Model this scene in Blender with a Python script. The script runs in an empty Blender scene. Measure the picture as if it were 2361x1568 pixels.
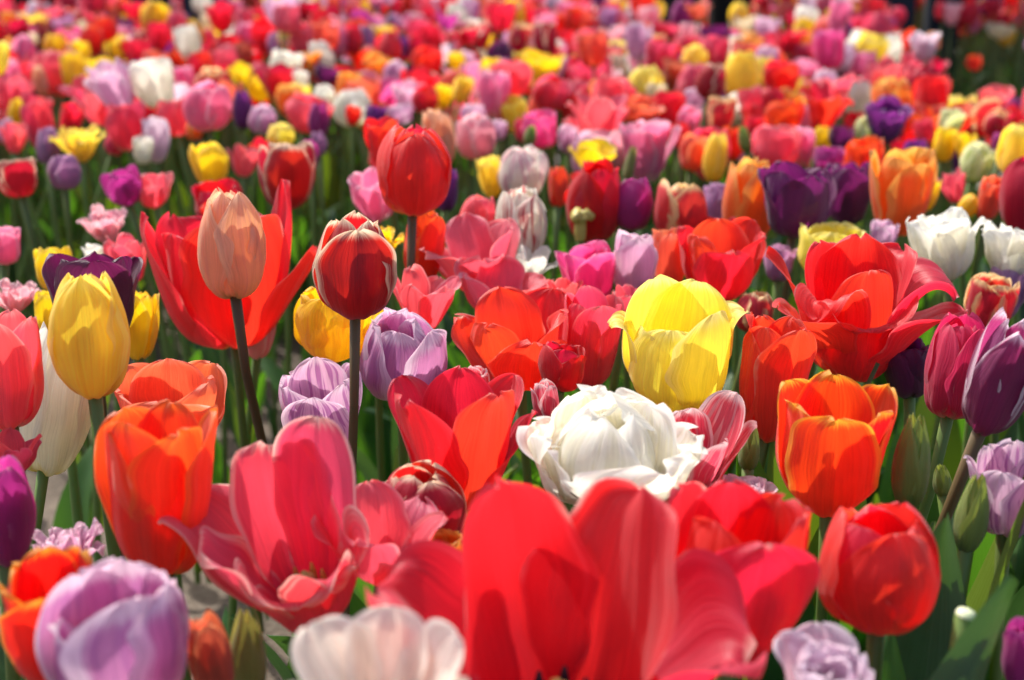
import bpy, math, random
import numpy as np
from mathutils import Vector, Matrix

S = bpy.context.scene
C = S.collection
RAD = math.radians

# ------------------------------------------------------------------ camera
FPX, PW, PH, YH, CZ = 3000.0, 2361.0, 1568.0, -183.0, 0.80
PITCH = math.atan((PH / 2 - YH) / FPX)
cd = bpy.data.cameras.new('camera')
cam = bpy.data.objects.new('camera', cd)
C.objects.link(cam)
cam.location = (0, 0, CZ)
cam.rotation_euler = (math.pi / 2 - PITCH, 0, 0)
cd.sensor_width = 36.0
cd.lens = 36.0 * FPX / PW
cd.clip_start, cd.clip_end = 0.02, 500
cd.dof.use_dof = True
cd.dof.focus_distance = 0.84
cd.dof.aperture_fstop = 6.2
S.camera = cam

# ------------------------------------------------------------------ light
SUN_EL, SUN_AZ = 52.0, -38.0          # azimuth from +Y (away from the viewer), negative = to the left
w = bpy.data.worlds.new('World')
S.world = w
w.use_nodes = True
nt = w.node_tree
sky = nt.nodes.new('ShaderNodeTexSky')
sky.sky_type = 'NISHITA'
sky.sun_disc = False
sky.sun_elevation = RAD(SUN_EL)
sky.sun_rotation = RAD(SUN_AZ)
sky.dust_density = 4.0
sky.ozone_density = 0.3
nt.links.new(sky.outputs[0], nt.nodes['Background'].inputs[0])
nt.nodes['Background'].inputs[1].default_value = 0.15
sl = bpy.data.lights.new('sun', 'SUN')
sl.energy = 3.8
sl.angle = RAD(0.55)
sl.color = (1.0, 0.95, 0.87)
so = bpy.data.objects.new('sun', sl)
C.objects.link(so)
sd = Vector((math.sin(RAD(SUN_AZ)) * math.cos(RAD(SUN_EL)), math.cos(RAD(SUN_AZ)) * math.cos(RAD(SUN_EL)), math.sin(RAD(SUN_EL))))
so.rotation_euler = sd.to_track_quat('Z', 'Y').to_euler()
so.location = (-3, 4, 5)
S.view_settings.view_transform = 'Standard'
S.view_settings.look = 'None'
S.view_settings.exposure = 0.62
S.view_settings.gamma = 1
S.cycles.use_denoising = True
S.cycles.max_bounces = 10
S.cycles.diffuse_bounces = 6
S.cycles.transmission_bounces = 8
S.cycles.caustics_reflective = False
S.cycles.caustics_refractive = False

# ------------------------------------------------------------------ projection helpers
CF = np.array([0, math.cos(PITCH), -math.sin(PITCH)])
CU = np.array([0, math.sin(PITCH), math.cos(PITCH)])
CR = np.array([1.0, 0, 0])
CP = np.array([0, 0, CZ])


def proj(p):
    q = np.asarray(p) - CP
    d = q @ CF
    return np.stack([PW / 2 + FPX * (q @ CR) / d, PH / 2 - FPX * (q @ CU) / d], -1), d


def unproj(px, py, dep):
    return CP + dep * (CF + CR * (px - PW / 2) / FPX - CU * (py - PH / 2) / FPX)


def plane_depth(px, py, drop):
    ray = CF + CR * (px - PW / 2) / FPX - CU * (py - PH / 2) / FPX
    return drop / max(1e-4, -ray[2])


# ------------------------------------------------------------------ materials
def lin(h):
    h = h.lstrip('#')
    v = [int(h[i:i + 2], 16) / 255 for i in (0, 2, 4)]
    return tuple(x / 12.92 if x <= .04045 else ((x + .055) / 1.055) ** 2.4 for x in v) + (1,)


class NT:
    def __init__(s, tree):
        s.t = tree

    def n(s, typ, **kw):
        nd = s.t.nodes.new(typ)
        for k, v in kw.items():
            setattr(nd, k, v)
        return nd

    def l(s, a, b):
        s.t.links.new(a, b)

    def put(s, sock, v):
        if isinstance(v, bpy.types.NodeSocket):
            s.l(v, sock)
        else:
            sock.default_value = v

    def math(s, op, a, b=None, c=None, clamp=False):
        nd = s.n('ShaderNodeMath', operation=op, use_clamp=clamp)
        s.put(nd.inputs[0], a)
        if b is not None: s.put(nd.inputs[1], b)
        if c is not None: s.put(nd.inputs[2], c)
        return nd.outputs[0]

    def mix(s, f, a, b, mode='MIX'):
        nd = s.n('ShaderNodeMix', data_type='RGBA', blend_type=mode)
        s.put(nd.inputs[0], f); s.put(nd.inputs[6], a); s.put(nd.inputs[7], b)
        return nd.outputs[2]

    def ramp(s, x, lo, hi, a=0.0, b=1.0):
        nd = s.n('ShaderNodeMapRange', interpolation_type='SMOOTHSTEP')
        s.put(nd.inputs[0], x); s.put(nd.inputs[1], lo); s.put(nd.inputs[2], hi)
        nd.inputs[3].default_value = a; nd.inputs[4].default_value = b
        return nd.outputs[0]

    def noise(s, vec, scale, detail=2.0, rough=.5):
        nd = s.n('ShaderNodeTexNoise')
        s.l(vec, nd.inputs['Vector'])
        nd.inputs['Scale'].default_value = scale
        nd.inputs['Detail'].default_value = detail
        nd.inputs['Roughness'].default_value = rough
        return nd.outputs[0]


def petal_group():
    g = bpy.data.node_groups.new('petal_shader', 'ShaderNodeTree')
    I = g.interface
    for nm, typ, dv in (('Color', 'NodeSocketColor', (1, 0, 0, 1)), ('Through', 'NodeSocketColor', (1, 0, 0, 1)),
                        ('Edge', 'NodeSocketColor', (1, 1, 1, 1)), ('EdgeAmount', 'NodeSocketFloat', 0), ('EdgeStart', 'NodeSocketFloat', .6),
                        ('Base', 'NodeSocketColor', (1, 1, 0, 1)), ('BaseTop', 'NodeSocketFloat', .12), ('BaseAmount', 'NodeSocketFloat', 1),
                        ('Flame', 'NodeSocketColor', (1, 0, 0, 1)), ('FlameAmount', 'NodeSocketFloat', 0), ('Fringe', 'NodeSocketFloat', .5),
                        ('Translucency', 'NodeSocketFloat', .5), ('Rough', 'NodeSocketFloat', .42)):
        sk = I.new_socket(nm, in_out='INPUT', socket_type=typ)
        sk.default_value = dv
    I.new_socket('Shader', in_out='OUTPUT', socket_type='NodeSocketShader')
    T = NT(g)
    gi = T.n('NodeGroupInput'); go = T.n('NodeGroupOutput')
    i = gi.outputs
    uv = T.n('ShaderNodeUVMap'); uv.uv_map = 'uv'
    ed = T.n('ShaderNodeAttribute', attribute_name='edge').outputs['Fac']
    oi = T.n('ShaderNodeObjectInfo')
    rnd = oi.outputs['Random']
    sep = T.n('ShaderNodeSeparateXYZ'); T.l(uv.outputs[0], sep.inputs[0])
    U, V = sep.outputs[0], sep.outputs[1]
    z = T.math('MULTIPLY', rnd, 37.0)

    def vec(a, b):
        c = T.n('ShaderNodeCombineXYZ')
        T.l(T.math('MULTIPLY', U, a), c.inputs[0]); T.l(T.math('MULTIPLY', V, b), c.inputs[1]); T.l(z, c.inputs[2])
        return c.outputs[0]
    fine = T.noise(vec(46, 2.2), 1, 3)
    mid = T.noise(vec(14, 1.6), 1, 2)
    blot = T.noise(vec(3, 3), 1, 3)
    spk = T.noise(vec(44, 58), 1, 3, .7)
    # edge band, torn by streaks
    e = T.math('ADD', ed, T.math('MULTIPLY', T.math('SUBTRACT', fine, .5), .5))
    em = T.math('MULTIPLY', T.ramp(e, i['EdgeStart'], T.math('ADD', i['EdgeStart'], .3)), i['EdgeAmount'])
    # flames run up the petal
    fl = T.math('ADD', mid, T.math('MULTIPLY', T.math('ABSOLUTE', T.math('SUBTRACT', U, .5)), -.22))
    fm = T.math('MULTIPLY', T.ramp(fl, .47, .54), i['FlameAmount'])
    bm = T.math('MULTIPLY', T.ramp(T.math('ADD', V, T.math('MULTIPLY', T.math('SUBTRACT', mid, .5), .16)), 0.0, i['BaseTop'], 1.0, 0.0), i['BaseAmount'])
    fr = T.math('MULTIPLY', T.ramp(T.math('ADD', ed, T.math('MULTIPLY', T.math('SUBTRACT', blot, .5), 1.1)), .99, 1.22), i['Fringe'])
    sp = T.math('MULTIPLY', T.math('MULTIPLY', T.ramp(spk, .70, .76), T.ramp(blot, .48, .62)), .4)
    vein = T.noise(vec(95, 1.1), 1, 2)

    def tone(c, vary):
        c = T.mix(fm, c, i['Flame'])
        c = T.mix(em, c, i['Edge'])
        c = T.mix(bm, c, i['Base'])
        h = T.n('ShaderNodeHueSaturation')
        T.l(c, h.inputs['Color'])
        h.inputs['Hue'].default_value = .5
        T.l(T.math('MULTIPLY_ADD', rnd, .016, .492), h.inputs['Hue'])
        val = T.math('ADD', T.math('ADD', T.math('MULTIPLY_ADD', fine, vary, 1 - vary * .5), T.math('MULTIPLY_ADD', blot, .36, -.18)), T.math('MULTIPLY_ADD', vein, vary * .55, -vary * .275))
        T.l(T.math('MULTIPLY', val, T.math('MULTIPLY_ADD', rnd, .14, .93)), h.inputs['Value'])
        c = h.outputs[0]
        c = T.mix(fr, c, lin('#efd3c2'))
        return T.mix(sp, c, lin('#f2d6d0'))
    refl = tone(i['Color'], .46)
    thru = tone(i['Through'], .40)
    bump = T.n('ShaderNodeBump'); bump.inputs['Strength'].default_value = .34; bump.inputs['Distance'].default_value = .002
    T.l(T.math('ADD', T.math('ADD', fine, T.math('MULTIPLY', vein, .5)), T.math('MULTIPLY', blot, .9)), bump.inputs['Height'])
    p = T.n('ShaderNodeBsdfPrincipled')
    T.l(refl, p.inputs['Base Color']); T.l(T.math('ADD', i['Rough'], T.math('MULTIPLY_ADD', vein, .3, -.15)), p.inputs['Roughness']); T.l(bump.outputs[0], p.inputs['Normal'])
    p.inputs['Specular IOR Level'].default_value = .42
    p.inputs['Sheen Weight'].default_value = .22
    tr = T.n('ShaderNodeBsdfTranslucent'); T.l(thru, tr.inputs[0]); T.l(bump.outputs[0], tr.inputs[1])
    mx = T.n('ShaderNodeMixShader'); T.l(i['Translucency'], mx.inputs[0]); T.l(p.outputs[0], mx.inputs[1]); T.l(tr.outputs[0], mx.inputs[2])
    T.l(mx.outputs[0], go.inputs[0])
    return g


PG = petal_group()


def petal_mat(name, color, through=None, edge=None, ea=0, es=.6, base='#d8c23a', bt=.16, ba=.8, flame=None, fa=0, fringe=.5, tl=.5, rough=.42):
    m = bpy.data.materials.new('petal_' + name)
    m.use_nodes = True
    t = m.node_tree
    t.nodes.clear()
    g = t.nodes.new('ShaderNodeGroup'); g.node_tree = PG
    o = t.nodes.new('ShaderNodeOutputMaterial')
    t.links.new(g.outputs[0], o.inputs[0])
    q = g.inputs
    q['Color'].default_value = lin(color); q['Through'].default_value = lin(through or color)
    q['Edge'].default_value = lin(edge or '#ffffff'); q['EdgeAmount'].default_value = ea; q['EdgeStart'].default_value = es
    q['Base'].default_value = lin(base); q['BaseTop'].default_value = bt; q['BaseAmount'].default_value = ba
    q['Flame'].default_value = lin(flame or color); q['FlameAmount'].default_value = fa
    q['Fringe'].default_value = fringe; q['Translucency'].default_value = tl; q['Rough'].default_value = rough
    return m


# key: (material, everyday colour words)
PAL = {
    'red': (petal_mat('red', '#d23040', '#ff282c', edge='#e87080', ea=.35, es=.8, fringe=.8), 'red'),
    'scarlet': (petal_mat('scarlet', '#de3a3a', '#ff3826', edge='#ee8068', ea=.3, es=.8, fringe=.7, base='#c9a02a'), 'scarlet'),
    'crimson': (petal_mat('crimson', '#bc1c36', '#ea1c34', base='#8a1020', ba=.4), 'crimson'),
    'coral': (petal_mat('coral', '#ea6a80', '#ff5c68', edge='#f8c6c4', ea=.45, es=.72, base='#f0d2c0', fringe=.9), 'coral pink'),
    'coralfray': (petal_mat('coralfray', '#e25a78', '#fa5068', edge='#f6dccc', ea=.9, es=.76, base='#f0d2c8', fringe=1.0), 'coral pink'),
    'rose': (petal_mat('rose', '#dc4a68', '#f64a62', edge='#eea0a8', ea=.3, es=.75, base='#efe0c8', bt=.24), 'rose pink'),
    'pink': (petal_mat('pink', '#e583ac', '#ff7ea8', edge='#f6d4e2', ea=.55, es=.6, base='#f4ece0', bt=.35), 'pink'),
    'hotpink': (petal_mat('hotpink', '#dd4c94', '#ff5aa0', edge='#f3a6cc', ea=.4, es=.6, base='#f6eee8', bt=.2), 'hot pink'),
    'palepink': (petal_mat('palepink', '#ecaebb', '#ffa9b4', edge='#f8e2e4', ea=.6, es=.55, base='#f4ece0', bt=.2), 'pale pink'),
    'magenta': (petal_mat('magenta', '#a83286', '#d43c9a', edge='#cf82bc', ea=.35, es=.7, base='#c8b0c0', bt=.16), 'magenta'),
    'cerise': (petal_mat('cerise', '#c62a5e', '#ee2e62', edge='#d86a90', ea=.25, es=.7, base='#eec8b0', bt=.22), 'cerise'),
    'lilac': (petal_mat('lilac', '#d2a0c0', '#eab0d0', edge='#f0dce6', ea=.7, es=.5, base='#efe8ea', bt=.34), 'lilac'),
    'lavender': (petal_mat('lavender', '#ac7ca6', '#cc8cba', edge='#ccaac6', ea=.5, es=.6, base='#a89aa0', bt=.2), 'lavender'),
    'palelilac': (petal_mat('palelilac', '#e2cadc', '#eed4e2', edge='#f4e8f0', ea=.6, es=.5, base='#f0ece0', bt=.3), 'pale lilac'),
    'lilacflame': (petal_mat('lilacflame', '#d2a6c8', '#e4b8d4', edge='#f0e0ea', ea=.6, es=.6, base='#f2eee4', bt=.3, flame='#a04a98', fa=.7), 'purple-streaked lilac'),
    'twotone': (petal_mat('twotone', '#bf7aae', '#d88cbc', edge='#f2deea', ea=.75, es=.42, flame='#a860a2', fa=.4, base='#f2eee2', bt=.5), 'lilac'),
    'purple': (petal_mat('purple', '#642458', '#96287a', base='#401844', bt=.2, fringe=.1, tl=.38, rough=.36), 'dark purple'),
    'maroon': (petal_mat('maroon', '#50203f', '#84205e', base='#34142a', bt=.2, fringe=.1, tl=.34, rough=.36), 'dark purple'),
    'violet': (petal_mat('violet', '#742e80', '#a43aa0', edge='#94509c', ea=.3, base='#4a1c4c', bt=.2, fringe=.15, tl=.42), 'violet'),
    'plumwhite': (petal_mat('plumwhite', '#8a3068', '#b43c7c', edge='#f0dcea', ea=1, es=.66, base='#cdb050', bt=.08, fringe=.2), 'plum'),
    'yellow': (petal_mat('yellow', '#f6d42c', '#ffe01c', edge='#fae46a', ea=.4, es=.6, base='#d8c040', fringe=.2), 'yellow'),
    'paleyellow': (petal_mat('paleyellow', '#f8e86c', '#fff04a', edge='#faf2b0', ea=.5, es=.6, base='#f2c81e', bt=.5, fringe=.3), 'yellow'),
    'gold': (petal_mat('gold', '#ffe04c', '#ffe640', edge='#ffee80', ea=.6, es=.5, flame='#fcc838', fa=.3, tl=.5, base='#d89a20', fringe=.2), 'golden yellow'),
    'redgold': (petal_mat('redgold', '#f4cc26', '#ffd61a', flame='#ecae1c', fa=.5, base='#6a5a1e', bt=.14, fringe=.2), 'red-flushed yellow'),
    'cream': (petal_mat('cream', '#ece0c0', '#f6e6b8', edge='#f6f2e2', ea=.5, base='#cfd07a', bt=.3, fringe=.1), 'cream'),
    'creamgreen': (petal_mat('creamgreen', '#e2e2b8', '#ecea9c', edge='#f2f0d8', ea=.6, flame='#b4c070', fa=.8, base='#b4c070', bt=.3, fringe=.1), 'greenish cream'),
    'creampink': (petal_mat('creampink', '#f6e8dc', '#fae8d8', edge='#faf2ea', ea=.6, flame='#f0d2c4', fa=.3, base='#e8d890', bt=.2, fringe=.2), 'cream pink'),
    'white': (petal_mat('white', '#f7f5ee', '#faf7ea', edge='#fcfbf8', ea=.5, base='#e2dc9a', bt=.18, fringe=.0, tl=.56, rough=.55, flame='#f1eeda', fa=.8), 'white'),
    'whitegold': (petal_mat('whitegold', '#f4f1e8', '#f7f2e2', edge='#f6f4ee', ea=.5, base='#dcc428', bt=.22, ba=1, fringe=.0), 'white'),
    'whiteflame': (petal_mat('whiteflame', '#efece0', '#f4f0de', base='#e4d4a0', bt=.3, flame='#bc3040', fa=.85, fringe=.0), 'red-striped white'),
    'whitepink': (petal_mat('whitepink', '#eee6e0', '#f4ecde', base='#e6dcb0', bt=.25, flame='#d890a8', fa=.75, fringe=.0), 'pink-striped white'),
    'peach': (petal_mat('peach', '#eeb492', '#fdbc86', edge='#f0ccae', ea=.6, es=.5, base='#b0a45c', bt=.18, flame='#e6a092', fa=.4, fringe=.1), 'peach'),
    'salmon': (petal_mat('salmon', '#e46e58', '#ff7448', edge='#f0a484', ea=.4, es=.6, base='#e0b070', bt=.25), 'salmon'),
    'orange': (petal_mat('orange', '#e65236', '#ff5020', edge='#f49a3c', ea=.5, es=.7, base='#e0b040', bt=.14), 'orange'),
    'orangeyellow': (petal_mat('orangeyellow', '#e23c2a', '#ff4018', edge='#f8b83a', ea=.95, es=.70, base='#d89020', bt=.12, fringe=.15), 'yellow-edged orange'),
    'apricot': (petal_mat('apricot', '#ee8a34', '#ff8a1e', edge='#f6c260', ea=.85, es=.45, base='#e8b848', bt=.25, fringe=.2), 'apricot orange'),
    'brick': (petal_mat('brick', '#c4604c', '#e06a48', edge='#e8a070', ea=.6, es=.65, base='#b08a5c', bt=.2, fringe=.2), 'brick pink'),
    'redwhite': (petal_mat('redwhite', '#aa1a32', '#dc2028', edge='#f4e0c0', ea=1, es=.66, base='#a01830', bt=.1, fringe=.2), 'cream-edged red'),
    'redcream': (petal_mat('redcream', '#ca3044', '#ee3834', edge='#f6dca0', ea=.95, es=.52, base='#c86a40', bt=.12, fringe=.2), 'cream-edged red'),
    'rosewhite': (petal_mat('rosewhite', '#d24a66', '#ee5266', edge='#f4dcdc', ea=.9, es=.60, base='#eedcc8', bt=.2, flame='#eec0c4', fa=.4), 'white-frayed rose'),
    'budgreen': (petal_mat('budgreen', '#849448', '#aebc4c', edge='#a4b060', ea=.4, base='#5a7030', bt=.3, fringe=.0, tl=.35), 'green'),
    'budolive': (petal_mat('budolive', '#8c8a48', '#b8ac4c', edge='#a39858', ea=.4, base='#5a6a30', bt=.3, fringe=.0, tl=.35), 'olive green'),
}


def green_mat(name, c1, c2, through, tl=.3, rough=.42, veins=True):
    m = bpy.data.materials.new(name)
    m.use_nodes = True
    T = NT(m.node_tree)
    T.t.nodes.clear()
    o = T.n('ShaderNodeOutputMaterial')
    uv = T.n('ShaderNodeUVMap'); uv.uv_map = 'uv'
    oi = T.n('ShaderNodeObjectInfo')
    sep = T.n('ShaderNodeSeparateXYZ'); T.l(uv.outputs[0], sep.inputs[0])
    c = T.n('ShaderNodeCombineXYZ')
    T.l(T.math('MULTIPLY', sep.outputs[0], 34 if veins else 4), c.inputs[0]); T.l(T.math('MULTIPLY', sep.outputs[1], 1.6), c.inputs[1])
    T.l(T.math('MULTIPLY', oi.outputs['Random'], 31), c.inputs[2])
    f = T.noise(c.outputs[0], 1, 3)
    geo = T.n('ShaderNodeNewGeometry')
    b = T.noise(geo.outputs['Position'], 38, 3)
    col = T.mix(T.math('ADD', T.math('MULTIPLY', f, .6), T.math('MULTIPLY', b, .5)), lin(c1), lin(c2))
    h = T.n('ShaderNodeHueSaturation'); T.l(col, h.inputs['Color'])
    T.l(T.math('MULTIPLY_ADD', oi.outputs['Random'], .5, .75), h.inputs['Value'])
    T.l(T.math('MULTIPLY_ADD', oi.outputs['Random'], .03, .485), h.inputs['Hue'])
    bp = T.n('ShaderNodeBump'); bp.inputs['Strength'].default_value = .25; bp.inputs['Distance'].default_value = .002
    T.l(T.math('ADD', f, b), bp.inputs['Height'])
    p = T.n('ShaderNodeBsdfPrincipled')
    T.l(h.outputs[0], p.inputs['Base Color']); p.inputs['Roughness'].default_value = rough
    T.l(bp.outputs[0], p.inputs['Normal'])
    p.inputs['Specular IOR Level'].default_value = .4
    tr = T.n('ShaderNodeBsdfTranslucent'); tr.inputs[0].default_value = lin(through)
    mx = T.n('ShaderNodeMixShader'); mx.inputs[0].default_value = tl
    T.l(p.outputs[0], mx.inputs[1]); T.l(tr.outputs[0], mx.inputs[2]); T.l(mx.outputs[0], o.inputs[0])
    return m


M_LEAF = green_mat('leaf_green', '#2a5022', '#507a42', '#68a622', tl=.36)
M_LEAF2 = green_mat('leaf_blue_green', '#2e4c34', '#56765a', '#527c2a', tl=.22)
M_LEAFY = green_mat('leaf_lime', '#4c6c20', '#6f8a32', '#86a824', tl=.32)
M_STEM = green_mat('stem_green', '#4c6428', '#748848', '#7c9a38', tl=.08, rough=.5, veins=False)
M_STEMB = green_mat('stem_brown', '#4c4226', '#6e5c40', '#7a6a38', tl=.05, rough=.5, veins=False)
M_CUT = green_mat('cut_pith', '#b8c090', '#dfe2c0', '#d8e0a0', tl=.1, veins=False)
M_PISTIL = green_mat('pistil_straw', '#b0a050', '#d8c878', '#d8c060', tl=.15, veins=False)
M_ANTHER = green_mat('anther_yellow', '#b8863a', '#dcb45a', '#d8a040', tl=.05, veins=False)
M_ANTHERB = green_mat('anther_black', '#16121a', '#2a2430', '#201a20', tl=.0, veins=False)


def soil_mat():
    m = bpy.data.materials.new('sandy_soil')
    m.use_nodes = True
    T = NT(m.node_tree)
    p = T.t.nodes['Principled BSDF']
    g = T.n('ShaderNodeNewGeometry')
    a = T.noise(g.outputs['Position'], 9, 6, .65)
    b = T.noise(g.outputs['Position'], 130, 4, .7)
    c = T.mix(T.ramp(a, .3, .7), lin('#463c32'), lin('#6c6054'))
    c = T.mix(T.math('MULTIPLY', T.ramp(b, .45, .62), .5), c, lin('#84786a'))
    T.l(c, p.inputs['Base Color'])
    p.inputs['Roughness'].default_value = .95
    bp = T.n('ShaderNodeBump'); bp.inputs['Strength'].default_value = .9; bp.inputs['Distance'].default_value = .012
    T.l(T.math('ADD', a, T.math('MULTIPLY', b, .4)), bp.inputs['Height']); T.l(bp.outputs[0], p.inputs['Normal'])
    return m


def plain_mat(name, c1, c2, rough=.8, scale=60):
    m = bpy.data.materials.new(name)
    m.use_nodes = True
    T = NT(m.node_tree)
    p = T.t.nodes['Principled BSDF']
    g = T.n('ShaderNodeNewGeometry')
    T.l(T.mix(T.noise(g.outputs['Position'], scale, 4, .6), lin(c1), lin(c2)), p.inputs['Base Color'])
    p.inputs['Roughness'].default_value = rough
    return m


# ------------------------------------------------------------------ geometry
def grid_faces(nu, nv):
    i, j = np.meshgrid(np.arange(nv), np.arange(nu), indexing='ij')
    a = i * (nu + 1) + j
    return np.stack([a, a + 1, a + nu + 2, a + nu + 1], -1).reshape(-1, 4)


def new_mesh(name, V, Fc, uv=None, edge=None, mats=(), midx=None):
    me = bpy.data.meshes.new(name)
    Fc = np.asarray(Fc, np.int32)
    me.vertices.add(len(V)); me.vertices.foreach_set('co', np.asarray(V, np.float32).ravel())
    me.loops.add(Fc.size); me.loops.foreach_set('vertex_index', Fc.ravel())
    me.polygons.add(len(Fc)); me.polygons.foreach_set('loop_start', np.arange(len(Fc), dtype=np.int32) * 4)
    me.polygons.foreach_set('loop_total', np.full(len(Fc), 4, np.int32))
    me.polygons.foreach_set('use_smooth', np.ones(len(Fc), bool))
    if midx is not None:
        me.polygons.foreach_set('material_index', np.asarray(midx, np.int32))
    if uv is not None:
        l = me.uv_layers.new(name='uv')
        l.data.foreach_set('uv', np.asarray(uv, np.float32)[Fc.ravel()].ravel())
    if edge is not None:
        a = me.attributes.new('edge', 'FLOAT', 'POINT')
        a.data.foreach_set('value', np.asarray(edge, np.float32))
    for m in mats:
        me.materials.append(m)
    me.update(calc_edges=True)
    me.validate()
    return me


def knots(k, v):
    fine = np.linspace(0, 1, 201)
    a = np.interp(fine, [x[0] for x in k], [x[1] for x in k])
    ker = np.hanning(31); ker /= ker.sum()
    a = np.convolve(np.pad(a, 15, mode='edge'), ker, 'valid')
    return fine, a


def petal(rng, L=1.0, W=.4, ang=((0, 0), (1, 90)), az=0.0, nu=14, nv=20, r0=.03, z0=0.0, v0=.55, base=.24, p=2.2, q=2.0, cup=1.0,
          ruf=.02, roll=.0, wob=.014, twist=0.0, notch=0.0, flat=0.0):
    """One petal, hinge at the flower's foot. ang = knots of the midline's angle above the horizontal, outward."""
    t = np.linspace(0, 1, nv + 1)
    v = 1 - (1 - t) ** 1.55
    v[-1] = .997
    fine, a = knots(ang, v)
    ar = np.radians(a)
    r = r0 + np.concatenate([[0], np.cumsum(np.cos(ar[:-1]) * L / 200)])
    z = z0 + np.concatenate([[0], np.cumsum(np.sin(ar[:-1]) * L / 200)])
    av, rv, zv = np.interp(v, fine, ar), np.interp(v, fine, r), np.interp(v, fine, z)
    lo = base + (1 - base) * np.clip(v / v0, 0, 1) ** .8 * (1 + .15 * np.sin(np.pi * np.clip(v / v0, 0, 1)))
    lo = np.minimum(lo, 1.0)
    hi = np.clip(1 - np.clip((v - v0) / (1 - v0), 0, 1) ** p, 0, 1) ** (1 / q)
    wv = W * np.where(v < v0, lo, hi)
    u = np.linspace(-1, 1, nu + 1)
    u = np.sign(u) * np.abs(u) ** .9
    U, VV = np.meshgrid(u, v)
    ph = rng.uniform(0, 6.3, 8)
    wl = 1 + .05 * np.sin(9 * v + ph[0]) + .035 * np.sin(21 * v + ph[1])
    wr = 1 + .05 * np.sin(8 * v + ph[2]) + .035 * np.sin(19 * v + ph[3])
    wside = wv[:, None] * np.where(U < 0, wl[:, None], wr[:, None])
    rho = np.maximum.reduce([cup * np.abs(rv) + .03 + flat, wv / 1.3, np.full_like(wv, .09)])
    b = U * wside / rho[:, None]
    lat = rho[:, None] * np.sin(b)
    inn = rho[:, None] * (1 - np.cos(b))
    d = wob * (np.sin(4.1 * VV + 2.1 * U + ph[4]) + .7 * np.sin(7.3 * VV - 3.3 * U + ph[5])) * np.clip(VV * 2.5, 0, 1)
    d += ruf * np.abs(U) ** 2.5 * np.clip((VV - .25) * 1.6, 0, 1) * np.sin(13 * VV + np.where(U < 0, ph[6], ph[7]))
    tipm = np.clip((VV - .8) / .2, 0, 1) ** 2
    d += np.clip(VV * 2, 0, 1) * (.0055 * np.sin(10 * U + 1.2 * VV + ph[2]) + .0028 * np.sin(22 * U - 2 * VV + ph[3]))
    d += ruf * .9 * tipm * np.sin(5 * U + ph[0])
    d -= roll * np.clip(np.abs(U) - .5, 0, 1) ** 2 * 2 * np.clip(VV * 1.5, 0, 1)
    d += .010 * np.exp(-(U / .10) ** 2) * (1 - VV * .6) - .006 * np.exp(-((np.abs(U) - .35) / .14) ** 2)
    ca, sa = np.cos(av)[:, None], np.sin(av)[:, None]
    pr = rv[:, None] - sa * (inn + d)
    pz = zv[:, None] + ca * (inn + d)
    if notch:
        pz -= notch * np.exp(-(U / .25) ** 2) * tipm
    lat = lat + twist * VV ** 2
    A = math.radians(az)
    ox, oy = math.sin(A), -math.cos(A)
    X = pr * ox + lat * (-oy)
    Y = pr * oy + lat * ox
    V3 = np.stack([X, Y, pz], -1).reshape(-1, 3)
    uv = np.stack([U * .5 + .5, VV], -1).reshape(-1, 2)
    ed = np.maximum(np.abs(U) ** 1.6 * (.55 + .45 * np.clip(VV * 3, 0, 1)), np.clip((VV - .45) / .55, 0, 1) ** 2.2).ravel()
    return V3, grid_faces(nu, nv), uv, ed


def jit(rng, ang, s):
    return [(v, a + rng.normal(0, s) * (.3 + v)) for v, a in ang]


EGG = [(0, 0), (.10, 28), (.28, 74), (.55, 93), (.78, 108), (1, 134)]
EGG2 = [(0, 0), (.10, 28), (.28, 72), (.55, 88), (.8, 97), (1, 108)]
SHUT = [(0, 0), (.10, 28), (.28, 74), (.52, 92), (.72, 106), (.88, 126), (1, 150)]
CUP = [(0, 0), (.10, 28), (.28, 70), (.55, 84), (.8, 90), (1, 97)]
OPENK = [(0, 0), (.12, 25), (.30, 58), (.6, 70), (.85, 72), (1, 66)]
GOB = [(0, 5), (.15, 28), (.4, 52), (.7, 52), (1, 34)]
BUD = [(0, 25), (.12, 56), (.32, 84), (.5, 95), (.72, 106), (1, 113)]


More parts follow.
